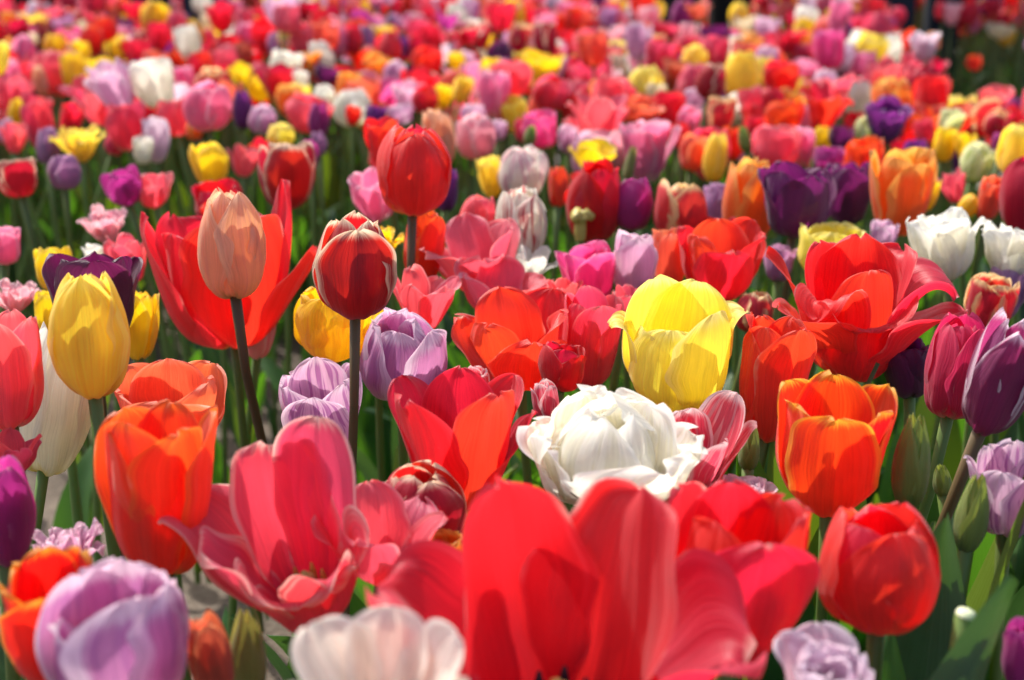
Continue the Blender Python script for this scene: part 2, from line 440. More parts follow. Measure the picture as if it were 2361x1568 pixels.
def head(form, rng, res=(14, 20), rot=0.0, custom=None):
    """List of petals in flower space (foot at the origin, about one unit long)."""
    nu, nv = res
    out = []
    kw = dict(nu=nu, nv=nv)
    if custom:
        for c in custom:
            c = dict(c)
            out.append(petal(rng, **{**kw, **c}))
        return out
    R = rng.uniform
    if form in ('egg', 'cup', 'cup2', 'lily', 'shut'):
        kn = {'egg': EGG, 'cup': EGG2, 'cup2': CUP, 'lily': EGG, 'shut': SHUT}[form]
        pq = {'egg': (2.3, 1.9), 'cup': (2.5, 2.0), 'cup2': (2.6, 2.1), 'lily': (1.7, 1.15), 'shut': (2.0, 1.5)}[form]
        ro = {'egg': 5, 'cup': 7, 'cup2': 9, 'lily': 4, 'shut': 2}[form]
        for i in range(3):
            out.append(petal(rng, L=R(.94, 1.02), W=R(.36, .41), ang=jit(rng, kn, ro), az=rot + 60 + 120 * i + R(-6, 6), r0=.04, z0=.012, p=pq[0], q=pq[1],
                             cup=.95, ruf=.016, roll=R(-.01, .03), **kw))
        for i in range(3):
            out.append(petal(rng, L=R(.95, 1.05), W=R(.37, .42) + (.05 if form == 'shut' else 0), ang=jit(rng, [(v, a - 3) for v, a in kn], ro), az=rot + 120 * i + R(-8, 8), r0=.06, z0=0, p=pq[0], q=pq[1],
                             cup=1.06, ruf=.018, roll=R(-.01, .05), **kw))
    elif form in ('open', 'goblet'):
        kn = OPENK if form == 'open' else GOB
        for i in range(6):
            inner = i % 2
            out.append(petal(rng, L=R(.9, 1.06), W=R(.33, .4), ang=jit(rng, [(v, a + (10 if inner else 0)) for v, a in kn], 9), az=rot + 60 * i + R(-9, 9), r0=.06 - .02 * inner,
                             z0=.01 * inner, p=2.4, q=R(1.6, 2.2), cup=1.0, ruf=.035, roll=R(-.03, .04), flat=.06, **kw))
    elif form == 'curl':
        for i in range(6):
            inner = i % 2
            k = [(0, 0), (.12, 30), (.3, 64), (.6, 68 + R(-8, 8)), (.82, R(25, 55)), (1, R(-70, 20))]
            out.append(petal(rng, L=R(.95, 1.1), W=R(.28, .36), ang=k, az=rot + 60 * i + R(-9, 9), p=2.0, q=1.5, ruf=.045, roll=.03, **kw))
    elif form == 'double':
        for ring, (n, L, a0) in enumerate(((5, 1.0, 0), (5, .9, 9), (4, .78, 18), (3, .62, 28))):
            for i in range(n):
                k = [(0, 0), (.12, 26), (.35, 60 + a0), (.65, 74 + a0), (1, 66 + a0 * 1.4)]
                out.append(petal(rng, L=L * R(.9, 1.08), W=R(.36, .44), ang=jit(rng, k, 11), az=rot + 360 / n * i + ring * 31 + R(-14, 14), r0=.06 - .012 * ring, z0=.01 * ring,
                                 p=3.0, q=2.3, ruf=.032, wob=.024, roll=R(-.06, .03), notch=R(0, .05), cup=.9, **kw))
    elif form == 'frill':
        for ring, (n, L, a0) in enumerate(((6, 1.0, -12), (6, .9, 2), (5, .74, 16))):
            for i in range(n):
                k = [(0, 0), (.12, 26), (.35, 58 + a0), (.65, 66 + a0), (1, 40 + a0 * 2)]
                out.append(petal(rng, L=L * R(.85, 1.1), W=R(.2, .28), ang=jit(rng, k, 12), az=rot + 360 / n * i + ring * 27 + R(-14, 14), p=2.6, q=2.6, ruf=.06, wob=.02, notch=R(0, .10), **kw))
    elif form == 'bud':
        for i in range(3):
            out.append(petal(rng, L=1.0, W=.28, ang=jit(rng, BUD, 1.5), az=rot + 60 + 120 * i, r0=.03, z0=.01, v0=.35, base=.5, p=1.35, q=1.0, ruf=.004, wob=.006, **kw))
        for i in range(3):
            out.append(petal(rng, L=1.02, W=.29, ang=jit(rng, [(v, a - 1) for v, a in BUD], 1.5), az=rot + 120 * i, r0=.045, v0=.35, base=.5, p=1.35, q=1.0, ruf=.004, wob=.006, **kw))
    return out


def tube(pts, rad, seg=8, cap=True):
    pts = np.asarray(pts, float)
    n = len(pts)
    tan = np.gradient(pts, axis=0)
    tan /= np.linalg.norm(tan, axis=1)[:, None]
    ref = np.array([.31, .95, .05])
    a = np.cross(tan, ref); a /= np.linalg.norm(a, axis=1)[:, None]
    b = np.cross(tan, a)
    th = np.linspace(0, 2 * np.pi, seg + 1)
    rad = np.broadcast_to(rad, (n,))
    V = pts[:, None] + rad[:, None, None] * (a[:, None] * np.cos(th)[None, :, None] + b[:, None] * np.sin(th)[None, :, None])
    V = V.reshape(-1, 3)
    uv = np.stack(np.broadcast_arrays(np.linspace(0, 1, seg + 1)[None, :], np.linspace(0, 1, n)[:, None]), -1).reshape(-1, 2)
    Fc = grid_faces(seg, n - 1)
    if cap:
        c = len(V)
        V = np.vstack([V, pts[-1:] + tan[-1:] * rad[-1] * .3])
        uv = np.vstack([uv, [[.5, 1]]])
        o = (n - 1) * (seg + 1)
        Fc = np.vstack([Fc, [[o + i, o + i + 1, c, c] for i in range(0, seg)]]) if False else np.vstack([Fc, [[o + i, o + i + 1, o + (i + 2), c] for i in range(0, seg - 1, 2)]])
    return V, Fc, uv


def bez(p0, p1, p2, p3, n):
    t = np.linspace(0, 1, n)[:, None]
    return (1 - t) ** 3 * p0 + 3 * (1 - t) ** 2 * t * p1 + 3 * (1 - t) * t * t * p2 + t ** 3 * p3


def leaf_geo(rng, nu=6, nv=16, width=.085, a0=8, a1=45, curlv=1.0, twist=.6, fold=.5):
    t = np.linspace(0, 1, nv + 1)
    ang = np.radians(a0 + (a1 - a0) * t ** (1.6 * curlv))
    x = np.concatenate([[0], np.cumsum(np.sin(ang[:-1]) / nv)])
    z = np.concatenate([[0], np.cumsum(np.cos(ang[:-1]) / nv)])
    wv = width * np.clip(t / .35, .0, 1) ** .35 * np.clip(1 - np.clip((t - .35) / .65, 0, 1) ** 1.7, 0, 1) ** .9
    wv = np.maximum(wv, .002)
    u = np.linspace(-1, 1, nu + 1)
    U, TT = np.meshgrid(u, t)
    ph = rng.uniform(0, 6.3, 4)
    f = fold * (1 - .6 * TT)
    lat = U * wv[:, None] * np.cos(f)
    up = np.abs(U) ** 1.3 * wv[:, None] * np.sin(f) + .012 * np.abs(U) ** 2 * np.sin(9 * TT + np.where(U < 0, ph[0], ph[1])) * np.clip(TT * 3, 0, 1)
    tw = twist * TT ** 1.5 * np.sin(ph[2])
    l2, u2 = lat * np.cos(tw) - up * np.sin(tw), lat * np.sin(tw) + up * np.cos(tw)
    ca, sa = np.cos(ang)[:, None], np.sin(ang)[:, None]
    X = x[:, None] - ca * u2
    Z = z[:, None] + sa * u2
    Y = l2 + .05 * np.sin(ph[3]) * TT ** 2
    uv = np.stack([U * .5 + .5, TT], -1).reshape(-1, 2)
    return np.stack([X, Y, Z], -1).reshape(-1, 3), grid_faces(nu, nv), uv


LEAF_GEO, LEAF_ME = [], []
for i in range(18):
    r_ = np.random.default_rng(900 + i)
    g_ = leaf_geo(r_, width=r_.uniform(.065, .13), a0=r_.uniform(2, 12), a1=r_.uniform(18, 85), curlv=r_.uniform(.7, 1.6), twist=r_.uniform(.2, 1.2), fold=r_.uniform(.3, .8))
    if i >= 14:      # the broad upright ones
        g_ = leaf_geo(r_, nu=10, nv=22, width=r_.uniform(.10, .135), a0=r_.uniform(1, 6), a1=r_.uniform(10, 30), curlv=1.5, twist=r_.uniform(.2, .8), fold=r_.uniform(.3, .55))
    LEAF_GEO.append(g_)
    LEAF_ME.append(new_mesh('leaf', g_[0], g_[1], g_[2], mats=[M_LEAF]))


def mesh_obj(name, me, parent=None, mat=None):
    o = bpy.data.objects.new(name, me)
    C.objects.link(o)
    if parent is not None:
        o.parent = parent
    if mat is not None:
        if not len(me.materials):
            me.materials.append(mat)
        o.material_slots[0].link = 'OBJECT'
        o.material_slots[0].material = mat
    return o


def merge(parts):
    Vs, Fs, Us, Es, off = [], [], [], [], 0
    for V, Fc, uv, ed in parts:
        Vs.append(V); Fs.append(Fc + off); Us.append(uv); Es.append(ed); off += len(V)
    return np.vstack(Vs), np.vstack(Fs), np.vstack(Us), np.concatenate(Es)


# shared petal sets for the smaller tulips
PROTO = {}


def proto(form, i):
    if (form, i) not in PROTO:
        r = np.random.default_rng(sum(map(ord, form)) * 13 + i)
        ps = head(form, r, (8, 12), rot=r.uniform(0, 120))
        PROTO[(form, i)] = (ps, [new_mesh('petal', *p_) for p_ in ps], merge(ps)[0])
    return PROTO[(form, i)]


PROTO_LOW = {}


def proto_low(form, i):
    if (form, i) not in PROTO_LOW:
        r = np.random.default_rng(sum(map(ord, form)) * 17 + i)
        PROTO_LOW[(form, i)] = merge(head(form, r, (5, 7), rot=r.uniform(0, 120)))
    return PROTO_LOW[(form, i)]


TULIPS = []      # records of every single tulip, for labels and spacing
GRP = 'mixed tulips growing in the flower bed'
RNG = np.random.default_rng(11)


def lean_matrix(lx, ly):
    """lean right by lx degrees and towards the viewer by ly degrees."""
    return np.array(Matrix.Rotation(RAD(ly), 3, 'X') @ Matrix.Rotation(RAD(lx), 3, 'Y'))


def fit(V, box, R, k, keep=(.62, 1.6)):
    x0, y0, x1, y1 = box
    cx, cy = (x0 + x1) / 2, (y0 + y1) / 2
    dep = plane_depth(cx, cy, .30 * k)
    W0 = np.ptp(V[:, 0]); H0 = np.ptp(V[:, 2])
    sx = (x1 - x0) * dep / FPX / W0
    sz = (y1 - y0) * dep / FPX / H0
    B = unproj(cx, y1, dep)
    for it in range(8):
        P = B + (V * [sx, sx, sz]) @ R.T
        q, _ = proj(P)
        lo, hi = q.min(0), q.max(0)
        sx *= ((x1 - x0) / (hi[0] - lo[0])) ** .9
        sz *= ((y1 - y0) / (hi[1] - lo[1])) ** .9
        sz = min(max(sz, sx * keep[0]), sx * keep[1])
        mid = (lo + hi) / 2
        B = B + CR * (cx - mid[0]) * dep / FPX - CU * (cy - mid[1]) * dep / FPX
    return B, sx, sz, dep


def flower_parts(root, ox, oy, oz, heavy, dark):
    """pistil with three-lobed stigma and six stamens, in the unit space of the bloom"""
    vs = []
    V, Fc, uv = tube([(0, 0, 0), (0, 0, .12), (0, 0, .26)], [.045, .05, .04], 8)
    vs.append((V, Fc, uv, np.zeros(len(V))))
    for i in range(3):
        a = i * 2.094
        V, Fc, uv = tube([(0, 0, .25), (.03 * math.cos(a), .03 * math.sin(a), .28), (.065 * math.cos(a), .065 * math.sin(a), .27)], [.03, .035, .02], 6)
        vs.append((V, Fc, uv, np.zeros(len(V))))
    pist = merge(vs)
    st = []
    for i in range(6):
        a = i * 1.047 + .3
        c, s = math.cos(a), math.sin(a)
        V, Fc, uv = tube([(.04 * c, .04 * s, 0), (.09 * c, .09 * s, .10), (.10 * c, .10 * s, .13), (.115 * c, .115 * s, .17), (.125 * c, .125 * s, .25), (.125 * c, .125 * s, .30)],
                         [.012, .010, .012, .03, .028, .01], 6)
        st.append((V, Fc, uv, np.zeros(len(V))))
    return pist, st


PISTIL_ME, STAMEN_ME = None, []


def add_tulip(box, form, col, k=1.0, label=None, short=None, lx=None, ly=None, rot=None, custom=None, hero=False, seed=None, sdx=None, sdy=None,
              brown=False, leaves=2, leaf_h=None, stam=False, dark=False, small=False, stemr=.0036, prec=None, broad=False):
    global PISTIL_ME, STAMEN_ME
    n = len(TULIPS)
    r = np.random.default_rng(4000 + n if seed is None else seed)
    lx = r.normal(0, 8) if lx is None else lx
    ly = r.normal(1, 7) if ly is None else ly
    R = lean_matrix(lx, ly)
    if hero:
        big = (box[2] - box[0]) > 150
        ps = head(form, r, (28, 30) if big else (14, 18), r.uniform(0, 120) if rot is None else rot, custom)
        V = merge(ps)[0]
        pm = None
    elif small:
        pid = int(r.integers(0, 4))
        low = proto_low(form, pid)
        V = low[0]
    else:
        pid = int(r.integers(0, 4))
        ps, pm, V = proto(form, pid)
    spin = 0.0
    if prec is not None:
        B, sx, sz, dep = prec
    else:
        B, sx, sz, dep = fit(V, box, R, k)
    axis = R @ np.array([0, 0, 1.0])
    sdx = r.normal(0, .05) - math.sin(RAD(lx)) * .4 if sdx is None else sdx
    sdy = r.normal(0, .05) if sdy is None else sdy
    G = np.array([B[0] + sdx * B[2], B[1] + sdy * B[2], 0.0])
    if G[0] < -.2 and G[1] < 2.4:           # thin growth over the open soil
        leaves, leaf_h = min(leaves, 1), .2
    root_name = 'tulip_bud' if form == 'bud' else 'tulip'
    stem_pts = bez(G, G + [0, 0, B[2] * .4], B - axis * B[2] * .3, B + axis * .004, 9 if hero else 6) - G
    sr = np.linspace(stemr * 1.15, stemr * .95, len(stem_pts))
    sr[-1] *= 1.25
    sV, sF, sU = tube(stem_pts, sr, 8 if hero else 6)
    sm = M_STEMB if brown else M_STEM
    M4 = Matrix.Translation(Vector(B - G)) @ Matrix([list(x) for x in R]).to_4x4() @ Matrix.Diagonal((sx, sx, sz, 1))
    if small:
        HV = (V * [sx, sx, sz]) @ R.T + (B - G)
        a = merge([(HV, low[1], low[2], low[3]), (sV, sF, sU, np.zeros(len(sV)))])
        me = new_mesh('tulip', *a, mats=[PAL[col][0], sm], midx=[0] * len(low[1]) + [1] * len(sF))
        root = bpy.data.objects.new(root_name, me)
        C.objects.link(root)
        root.location = G
    else:
        root = bpy.data.objects.new(root_name, None)
        root.empty_display_size = .03
        C.objects.link(root)
        root.location = G
        for j, p_ in enumerate(ps):
            me = new_mesh('petal', *p_) if hero else pm[j]
            o = mesh_obj('petal', me, root, PAL[col][0])
            o.matrix_basis = M4
        st = mesh_obj('stem', new_mesh('stem', sV, sF, sU), root, sm)
        for i in range(leaves):
            lm = LEAF_ME[int(r.integers(14, 18) if broad else r.integers(0, 14))]
            o = mesh_obj('leaf', lm, root, (M_LEAF, M_LEAF, M_LEAF2, M_LEAFY)[int(r.integers(0, 4))])
            L = (leaf_h or B[2] * r.uniform(.5, .78)) * r.uniform(.85, 1.05)
            o.location = (r.normal(0, .004), r.normal(0, .004), .01 + .03 * i)
            o.rotation_euler = (0, 0, r.uniform(0, 6.28))
            o.scale = (L, L, L)
        if stam:
            if PISTIL_ME is None:
                pi, ss = flower_parts(root, 0, 0, 0, True, False)
                PISTIL_ME = new_mesh('pistil', *pi)
                STAMEN_ME = [new_mesh('stamen', *s_) for s_ in ss]
            o = mesh_obj('pistil', PISTIL_ME, root, M_PISTIL); o.matrix_basis = M4
            for s_ in STAMEN_ME:
                o = mesh_obj('stamen', s_, root, M_ANTHERB if dark else M_ANTHER); o.matrix_basis = M4
    root['category'] = 'tulip'
    root['group'] = GRP
    TULIPS.append(dict(o=root, box=box, c=((box[0] + box[2]) / 2, (box[1] + box[3]) / 2), form=form, col=col, label=label, short=short, G=G, B=B, s=sx, dep=dep, sz=sz))
    return root


# ------------------------------------------------------------------ the tulips read off one by one (extent of each bloom, form, colour, depth)
def P_(az, L, W, *ang, **kw):
    return dict(az=az, L=L, W=W, ang=[(ang[i], ang[i + 1]) for i in range(0, len(ang), 2)], **kw)


CURLRED = [
    P_(165, 1.06, .42, 0, 0, .12, 30, .3, 74, .6, 86, .9, 96, 1, 130, p=3, q=2.4, ruf=.03),
    P_(-140, 1.02, .38, 0, 0, .12, 30, .3, 72, .6, 80, .9, 84, 1, 110, p=3, q=2.2, ruf=.04),
    P_(120, 1.02, .40, 0, 0, .12, 30, .3, 72, .6, 84, .85, 80, 1, 20, p=3, q=2.0, ruf=.04),
    P_(-100, 1.12, .20, 0, 0, .12, 30, .3, 66, .6, 64, .85, 62, 1, 10, p=2, q=1.3, ruf=.03),
    P_(82, 1.12, .42, 0, 0, .12, 30, .3, 70, .6, 72, .74, 40, .86, -15, 1, -75, p=2.2, q=1.6, ruf=.02, r0=.05),
    P_(-48, .92, .30, 0, 0, .12, 34, .3, 80, .6, 84, .74, 60, .84, -20, 1, -100, p=2.6, q=2.0, ruf=.03, r0=.05),
    P_(58, .98, .42, 0, 0, .12, 24, .3, 50, .6, 48, .85, 30, 1, 12, p=1.8, q=1.2, ruf=.03, r0=.07),
    P_(-66, .88, .44, 0, 0, .12, 24, .3, 52, .6, 54, .85, 42, 1, 30, p=1.8, q=1.2, ruf=.03, r0=.07),
    P_(14, .90, .36, 0, 0, .12, 34, .3, 80, .6, 90, .85, 96, 1, 100, p=3, q=2.2, ruf=.02, r0=.05),
    P_(2, .66, .54, 0, 0, .16, 16, .34, 60, .6, 84, .82, 88, .93, 10, 1, -70, p=3.6, q=2.6, ruf=.03, r0=.11),
]
OPENRED = [
    P_(170, .92, .50, 0, 0, .16, 14, .32, 56, .6, 84, 1, 90, p=2.8, q=2.2),
    P_(-125, .96, .46, 0, 0, .16, 14, .32, 52, .6, 74, .9, 70, 1, 40, p=2.4, q=1.9, ruf=.03),
    P_(112, 1.18, .42, 0, 0, .16, 14, .32, 54, .6, 80, .9, 88, 1, 76, p=1.9, q=1.4),
    P_(-80, 1.10, .42, 0, 0, .16, 14, .32, 50, .6, 70, .86, 78, 1, 130, p=2.0, q=1.3, roll=-.05, r0=.06),
    P_(80, .96, .36, 0, 0, .16, 12, .32, 40, .6, 52, .88, 50, 1, 40, p=2.0, q=1.4, r0=.06),
    P_(-40, .92, .56, 0, 0, .16, 16, .32, 58, .6, 82, .9, 92, 1, 100, p=2.8, q=2.1, r0=.09),
    P_(36, 1.0, .58, 0, 0, .16, 18, .32, 60, .6, 84, .9, 90, 1, 76, p=3.6, q=2.6, r0=.09),
]
CORALGOB = [
    P_(-160, 1.04, .42, 0, 4, .15, 28, .35, 64, .7, 72, .9, 72, 1, 30, p=4.0, q=2.8),
    P_(160, 1.16, .40, 0, 4, .15, 28, .35, 66, .7, 76, .9, 74, 1, 60, p=2.8, q=2.2),
    P_(-112, 1.22, .42, 0, 4, .15, 22, .4, 44, .7, 46, .86, 36, 1, -70, p=3.2, q=2.2, ruf=.07, roll=.05),
    P_(-66, .92, .40, 0, 4, .15, 26, .4, 50, .7, 56, .9, 58, 1, 30, p=2.8, q=2.2, ruf=.05),
    P_(60, .66, .46, 0, 4, .18, 32, .45, 66, .75, 70, .9, 30, 1, -50, p=3.0, q=2.2, ruf=.05, r0=.06),
    P_(0, .56, .54, 0, 0, .2, 30, .5, 66, .78, 70, .9, 24, 1, -60, p=3.4, q=2.6, ruf=.04, r0=.07),
]
BIGRED = [
    P_(-140, 1.08, .46, 0, 4, .15, 28, .35, 64, .7, 78, .9, 92, 1, 116, p=2.4, q=1.8, ruf=.035, wob=.04),
    P_(134, 1.06, .48, 0, 4, .15, 28, .35, 64, .7, 76, .9, 84, 1, 50, p=2.9, q=2.2, ruf=.05, wob=.04),
    P_(-92, 1.04, .48, 0, 4, .15, 26, .4, 52, .7, 60, .84, 50, 1, -30, p=3.4, q=2.6, ruf=.06, wob=.035, r0=.07),
    P_(84, .98, .46, 0, 4, .15, 24, .4, 46, .7, 50, .84, 30, 1, -40, p=3.4, q=2.6, ruf=.06, wob=.035, r0=.07),
    P_(-30, .58, .40, 0, 4, .15, 22, .4, 46, .7, 54, 1, 50, p=2.8, q=2.2, r0=.08),
    P_(30, .60, .42, 0, 4, .15, 22, .4, 44, .7, 50, 1, 40, p=2.8, q=2.2, r0=.08),
]
ROSEFRAY = [
    P_(-175, .92, .40, 0, 4, .15, 30, .35, 64, .7, 76, 1, 80),
    P_(-150, .9, .40, 0, 4, .15, 30, .35, 64, .7, 76, 1, 80),
    P_(-100, .9, .38, 0, 4, .15, 30, .35, 60, .7, 70, 1, 66),
    P_(-30, .72, .42, 0, 4, .15, 30, .35, 66, .7, 78, 1, 86),
    P_(124, 1.2, .52, 0, 4, .15, 30, .35, 62, .7, 72, 1, 84, p=3.0, q=2.0, r0=.07),
    P_(48, .82, .40, 0, 4, .15, 30, .35, 62, .7, 72, 1, 80, p=2.8, q=2.0, r0=.07),
    P_(92, 1.12, .34, 0, 4, .15, 24, .35, 52, .7, 58, .9, 56, 1, 0, p=2.2, q=1.6, r0=.06),
]
HEART = [
    P_(175, .94, .40, 0, 4, .15, 30, .35, 66, .7, 82, 1, 90, p=2.4, q=1.8),
    P_(115, .98, .40, 0, 4, .15, 30, .35, 62, .7, 74, 1, 70, p=2.2, q=1.6),
    P_(-118, .96, .40, 0, 4, .15, 30, .35, 62, .7, 74, 1, 70, p=2.2, q=1.6),
    P_(-46, 1.0, .40, 0, 4, .15, 30, .35, 66, .7, 76, 1, 78, p=2.8, q=2.1, notch=.05),
    P_(46, 1.02, .42, 0, 4, .15, 30, .35, 68, .7, 78, 1, 84, p=2.6, q=2.0, notch=.03),
    P_(86, .9, .30, 0, 4, .15, 26, .35, 54, .7, 58, 1, 56, p=2, q=1.5),
]
PEONY = [P_(a, L, W, 0, 0, .15, 24, .4, t1, .7, t2, 1, t3, p=3.2, q=2.5, ruf=.045, wob=.03, notch=nn, r0=r0, cup=1.0) for a, L, W, t1, t2, t3, nn, r0 in (
    (176, 1.24, .54, 72, 90, 108, .03, .06), (136, 1.16, .48, 70, 88, 108, .05, .05), (-142, 1.22, .52, 70, 90, 112, .05, .05),
    (104, 1.0, .46, 50, 62, 80, .04, .06), (-112, .98, .40, 50, 64, 84, .05, .06),
    (-88, .98, .25, 56, 72, 104, .05, .07), (-66, .90, .24, 58, 76, 110, .05, .06),
    (30, .98, .66, 58, 72, 86, .03, .10), (70, .94, .46, 50, 62, 84, .03, .09), (-24, .50, .28, 62, 82, 104, .03, .09))]
PEONY += [P_(a, L, W, 0, 0, .12, 30, .3, 74, .52, 92, .72, 108, .88, 128, 1, 150, p=2.8, q=2.3, ruf=.04, wob=.03, r0=r0) for a, L, W, r0 in (
    (-50, 1.22, .52, .05), (85, 1.16, .5, .06), (195, 1.3, .56, .05), (15, 1.06, .5, .02), (135, 1.16, .5, .03), (-105, 1.16, .5, .03))]
YELLOWCUP = [
    P_(-152, 1.10, .52, 0, 0, .14, 14, .3, 58, .5, 82, .8, 94, 1, 122, p=3.2, q=2.4, ruf=.008, r0=.08),
    P_(150, 1.08, .48, 0, 0, .14, 14, .3, 58, .5, 82, .8, 94, 1, 122, p=3.2, q=2.4, ruf=.008, r0=.08),
    P_(100, .98, .36, 0, 0, .14, 14, .3, 58, .5, 80, .8, 84, .92, 40, 1, -20, p=2.8, q=2.0, ruf=.01, r0=.08),
    P_(-98, .92, .30, 0, 0, .14, 14, .3, 58, .5, 80, .8, 76, .9, 20, 1, -70, p=2.6, q=1.8, ruf=.02, r0=.08),
    P_(-66, .78, .40, 0, 0, .14, 14, .3, 58, .5, 84, .8, 94, 1, 104, p=3.2, q=2.6, ruf=.008, r0=.10),
    P_(-16, .86, .46, 0, 0, .14, 16, .3, 60, .5, 86, .8, 96, 1, 118, p=3.2, q=2.5, ruf=.008, r0=.12),
    P_(46, 1.0, .46, 0, 0, .14, 16, .3, 60, .5, 86, .8, 96, 1, 122, p=3.4, q=2.6, ruf=.008, r0=.11),
]
LILACCUP = [
    P_(178, 1.04, .46, 0, 0, .12, 20, .3, 66, .55, 86, .8, 98, 1, 124, p=2.8, q=2.2, r0=.06),
    P_(-128, 1.0, .44, 0, 0, .12, 20, .3, 66, .55, 86, .8, 98, 1, 120, p=2.8, q=2.2, r0=.06),
    P_(122, 1.0, .44, 0, 0, .12, 20, .3, 66, .55, 86, .8, 98, 1, 120, p=2.8, q=2.2, r0=.06),
    P_(-66, .74, .34, 0, 0, .12, 22, .3, 68, .55, 88, .8, 94, 1, 104, p=2.6, q=2.0, r0=.08),
    P_(84, .98, .40, 0, 0, .12, 22, .3, 66, .55, 86, .8, 96, 1, 118, p=2.6, q=2.0, r0=.08),
    P_(40, .98, .42, 0, 0, .12, 22, .3, 68, .55, 88, .8, 100, 1, 124, p=2.6, q=2.0, r0=.09),
]
CREAMOPEN = [
    P_(170, .9, .42, 0, 4, .15, 24, .4, 46, .8, 54, 1, 50, p=2.8, q=2.2),
    P_(-130, .95, .42, 0, 4, .15, 24, .4, 44, .8, 50, 1, 40, p=2.8, q=2.2),
    P_(110, .95, .42, 0, 4, .15, 24, .4, 42, .8, 46, 1, 40, p=2.8, q=2.2),
    P_(60, .95, .42, 0, 4, .15, 22, .4, 36, .8, 34, 1, 20, p=2.8, q=2.2),
    P_(-60, .95, .42, 0, 4, .15, 22, .4, 38, .8, 34, 1, 20, p=2.8, q=2.2),
    P_(0, .8, .42, 0, 4, .15, 20, .4, 30, .8, 26, 1, 10, p=2.8, q=2.2),
]


def T(x0, y0, x1, y1, form, col, k=1.0, label=None, short=None, **kw):
    add_tulip((x0, y0, x1, y1), form, col, k, label, short, hero=True, **kw)


# --- nearest rows
T(842, 1096, 1768, 1800, 'cup', 'red', .96, 'huge blurred open red tulip nearest the viewer at the bottom centre', 'the huge red tulip', custom=BIGRED, lx=1, ly=6, stam=True, dark=True)
T(628, 1392, 1085, 1790, 'open', 'creampink', .90, 'cream pink wide-open tulip with black anthers at the bottom edge', 'the cream pink tulip', custom=CREAMOPEN, lx=-4, ly=10, stam=True, dark=True)
T(80, 1283, 437, 1660, 'cup', 'twotone', .93, 'big pale lilac tulip filling the bottom left corner', 'the big lilac tulip', custom=LILACCUP, lx=-2, ly=-9, seed=23)
T(-6, 1258, 216, 1590, 'cup2', 'orangeyellow', 1.0, 'orange tulip with yellow edges behind the big lilac tulip at bottom left', 'the yellow-edged orange tulip at bottom left', rot=20, lx=3, ly=3)
T(423, 1378, 540, 1640, 'egg', 'brick', 1.02, 'slim closed brick pink tulip tucked right of the big lilac tulip', 'the slim brick pink tulip', lx=-6, ly=0, rot=30)
T(528, 1398, 616, 1610, 'bud', 'budolive', 1.06, 'olive green closed tulip bud below the coral tulip with visible stamens', 'the olive bud below the coral tulip', lx=0, ly=0, leaves=3)
T(362, 950, 852, 1476, 'goblet', 'coralfray', .97, 'wide-open coral pink tulip with frayed pale edges and visible stamens', 'the coral tulip with stamens', custom=CORALGOB, lx=-6, ly=12, stam=True, sdx=.05, seed=5)
T(715, 1105, 1035, 1360, 'goblet', 'coral', 1.0, 'coral pink open tulip squeezed between the stamen-showing coral tulip and the huge red tulip', 'the squeezed coral tulip', lx=8, ly=4, rot=30)
T(1535, 1104, 1892, 1535, 'cup', 'red', .96, 'large red cup tulip beside the huge red tulip, right side', 'the large red cup tulip', rot=8, lx=3, ly=2, seed=21)
T(1882, 1156, 2170, 1466, 'egg', 'red', .97, 'plump red tulip with sunlit front petal at lower right above a pale lilac one', 'the plump red tulip at lower right', rot=12, lx=-2, ly=0, seed=8, sdx=.02, leaves=6, leaf_h=.40, broad=True)
T(1782, 1434, 2016, 1690, 'double', 'palelilac', .98, 'pale lilac double tulip at the bottom edge under the plump red tulip', 'the pale lilac double tulip', lx=-3, ly=4)
T(2308, 1420, 2420, 1590, 'cup', 'magenta', 1.05, 'magenta tulip cut by the right edge at the bottom corner', 'the magenta tulip at the bottom right')
T(1788, 852, 2070, 1194, 'cup2', 'orangeyellow', .96, 'bright orange tulip with yellow petal edges under the curled red tulip', 'the yellow-edged orange cup tulip', rot=-14, lx=-2, ly=3, seed=3)
T(1190, 886, 1632, 1190, 'double', 'white', .93, 'big white double tulip with crinkled petals in the middle', 'the big white double tulip', custom=PEONY, lx=2, ly=2, seed=2)
T(1520, 868, 1746, 1180, 'goblet', 'rosewhite', 1.0, 'rose tulip with white-frayed petals right behind the big white double tulip', 'the white-frayed rose tulip', lx=6, ly=2, custom=ROSEFRAY)
T(893, 842, 1242, 1180, 'cup', 'red', .98, 'heart-shaped red and rose tulip left of the big white double tulip', 'the heart-shaped red tulip', custom=HEART, lx=0, ly=3, seed=9)
T(866, 1060, 1076, 1290, 'shut', 'redwhite', 1.03, 'closed red tulip with cream stripes below the heart-shaped red tulip', 'the cream-striped red tulip', lx=5, ly=3, rot=40)
T(985, 1218, 1075, 1330, 'cup', 'apricot', 1.06, 'small orange tulip peeking out left of the huge red tulip', 'the small peeking orange tulip')
T(216, 920, 502, 1338, 'cup2', 'orange', .93, 'tall orange red tulip with folded petal tops left of the stamen-showing coral tulip', 'the tall orange red tulip', rot=-16, lx=-1, ly=3, seed=12)
T(262, 834, 524, 1030, 'cup2', 'salmon', 1.02, 'salmon orange cup tulip directly behind the tall orange red tulip', 'the salmon cup tulip', rot=10, lx=2, ly=5)
T(108, 624, 301, 922, 'shut', 'gold', .77, 'closed golden yellow tulip in front of a dark purple tulip on the left', 'the golden yellow tulip', rot=4, lx=-1, ly=-5, sdx=.02, seed=6, leaves=1)
T(96, 578, 330, 800, 'cup2', 'maroon', .88, 'dark purple tulip with ruffled top behind the closed golden yellow tulip', 'the ruffled dark purple tulip', rot=15, lx=1, ly=-8, brown=True)
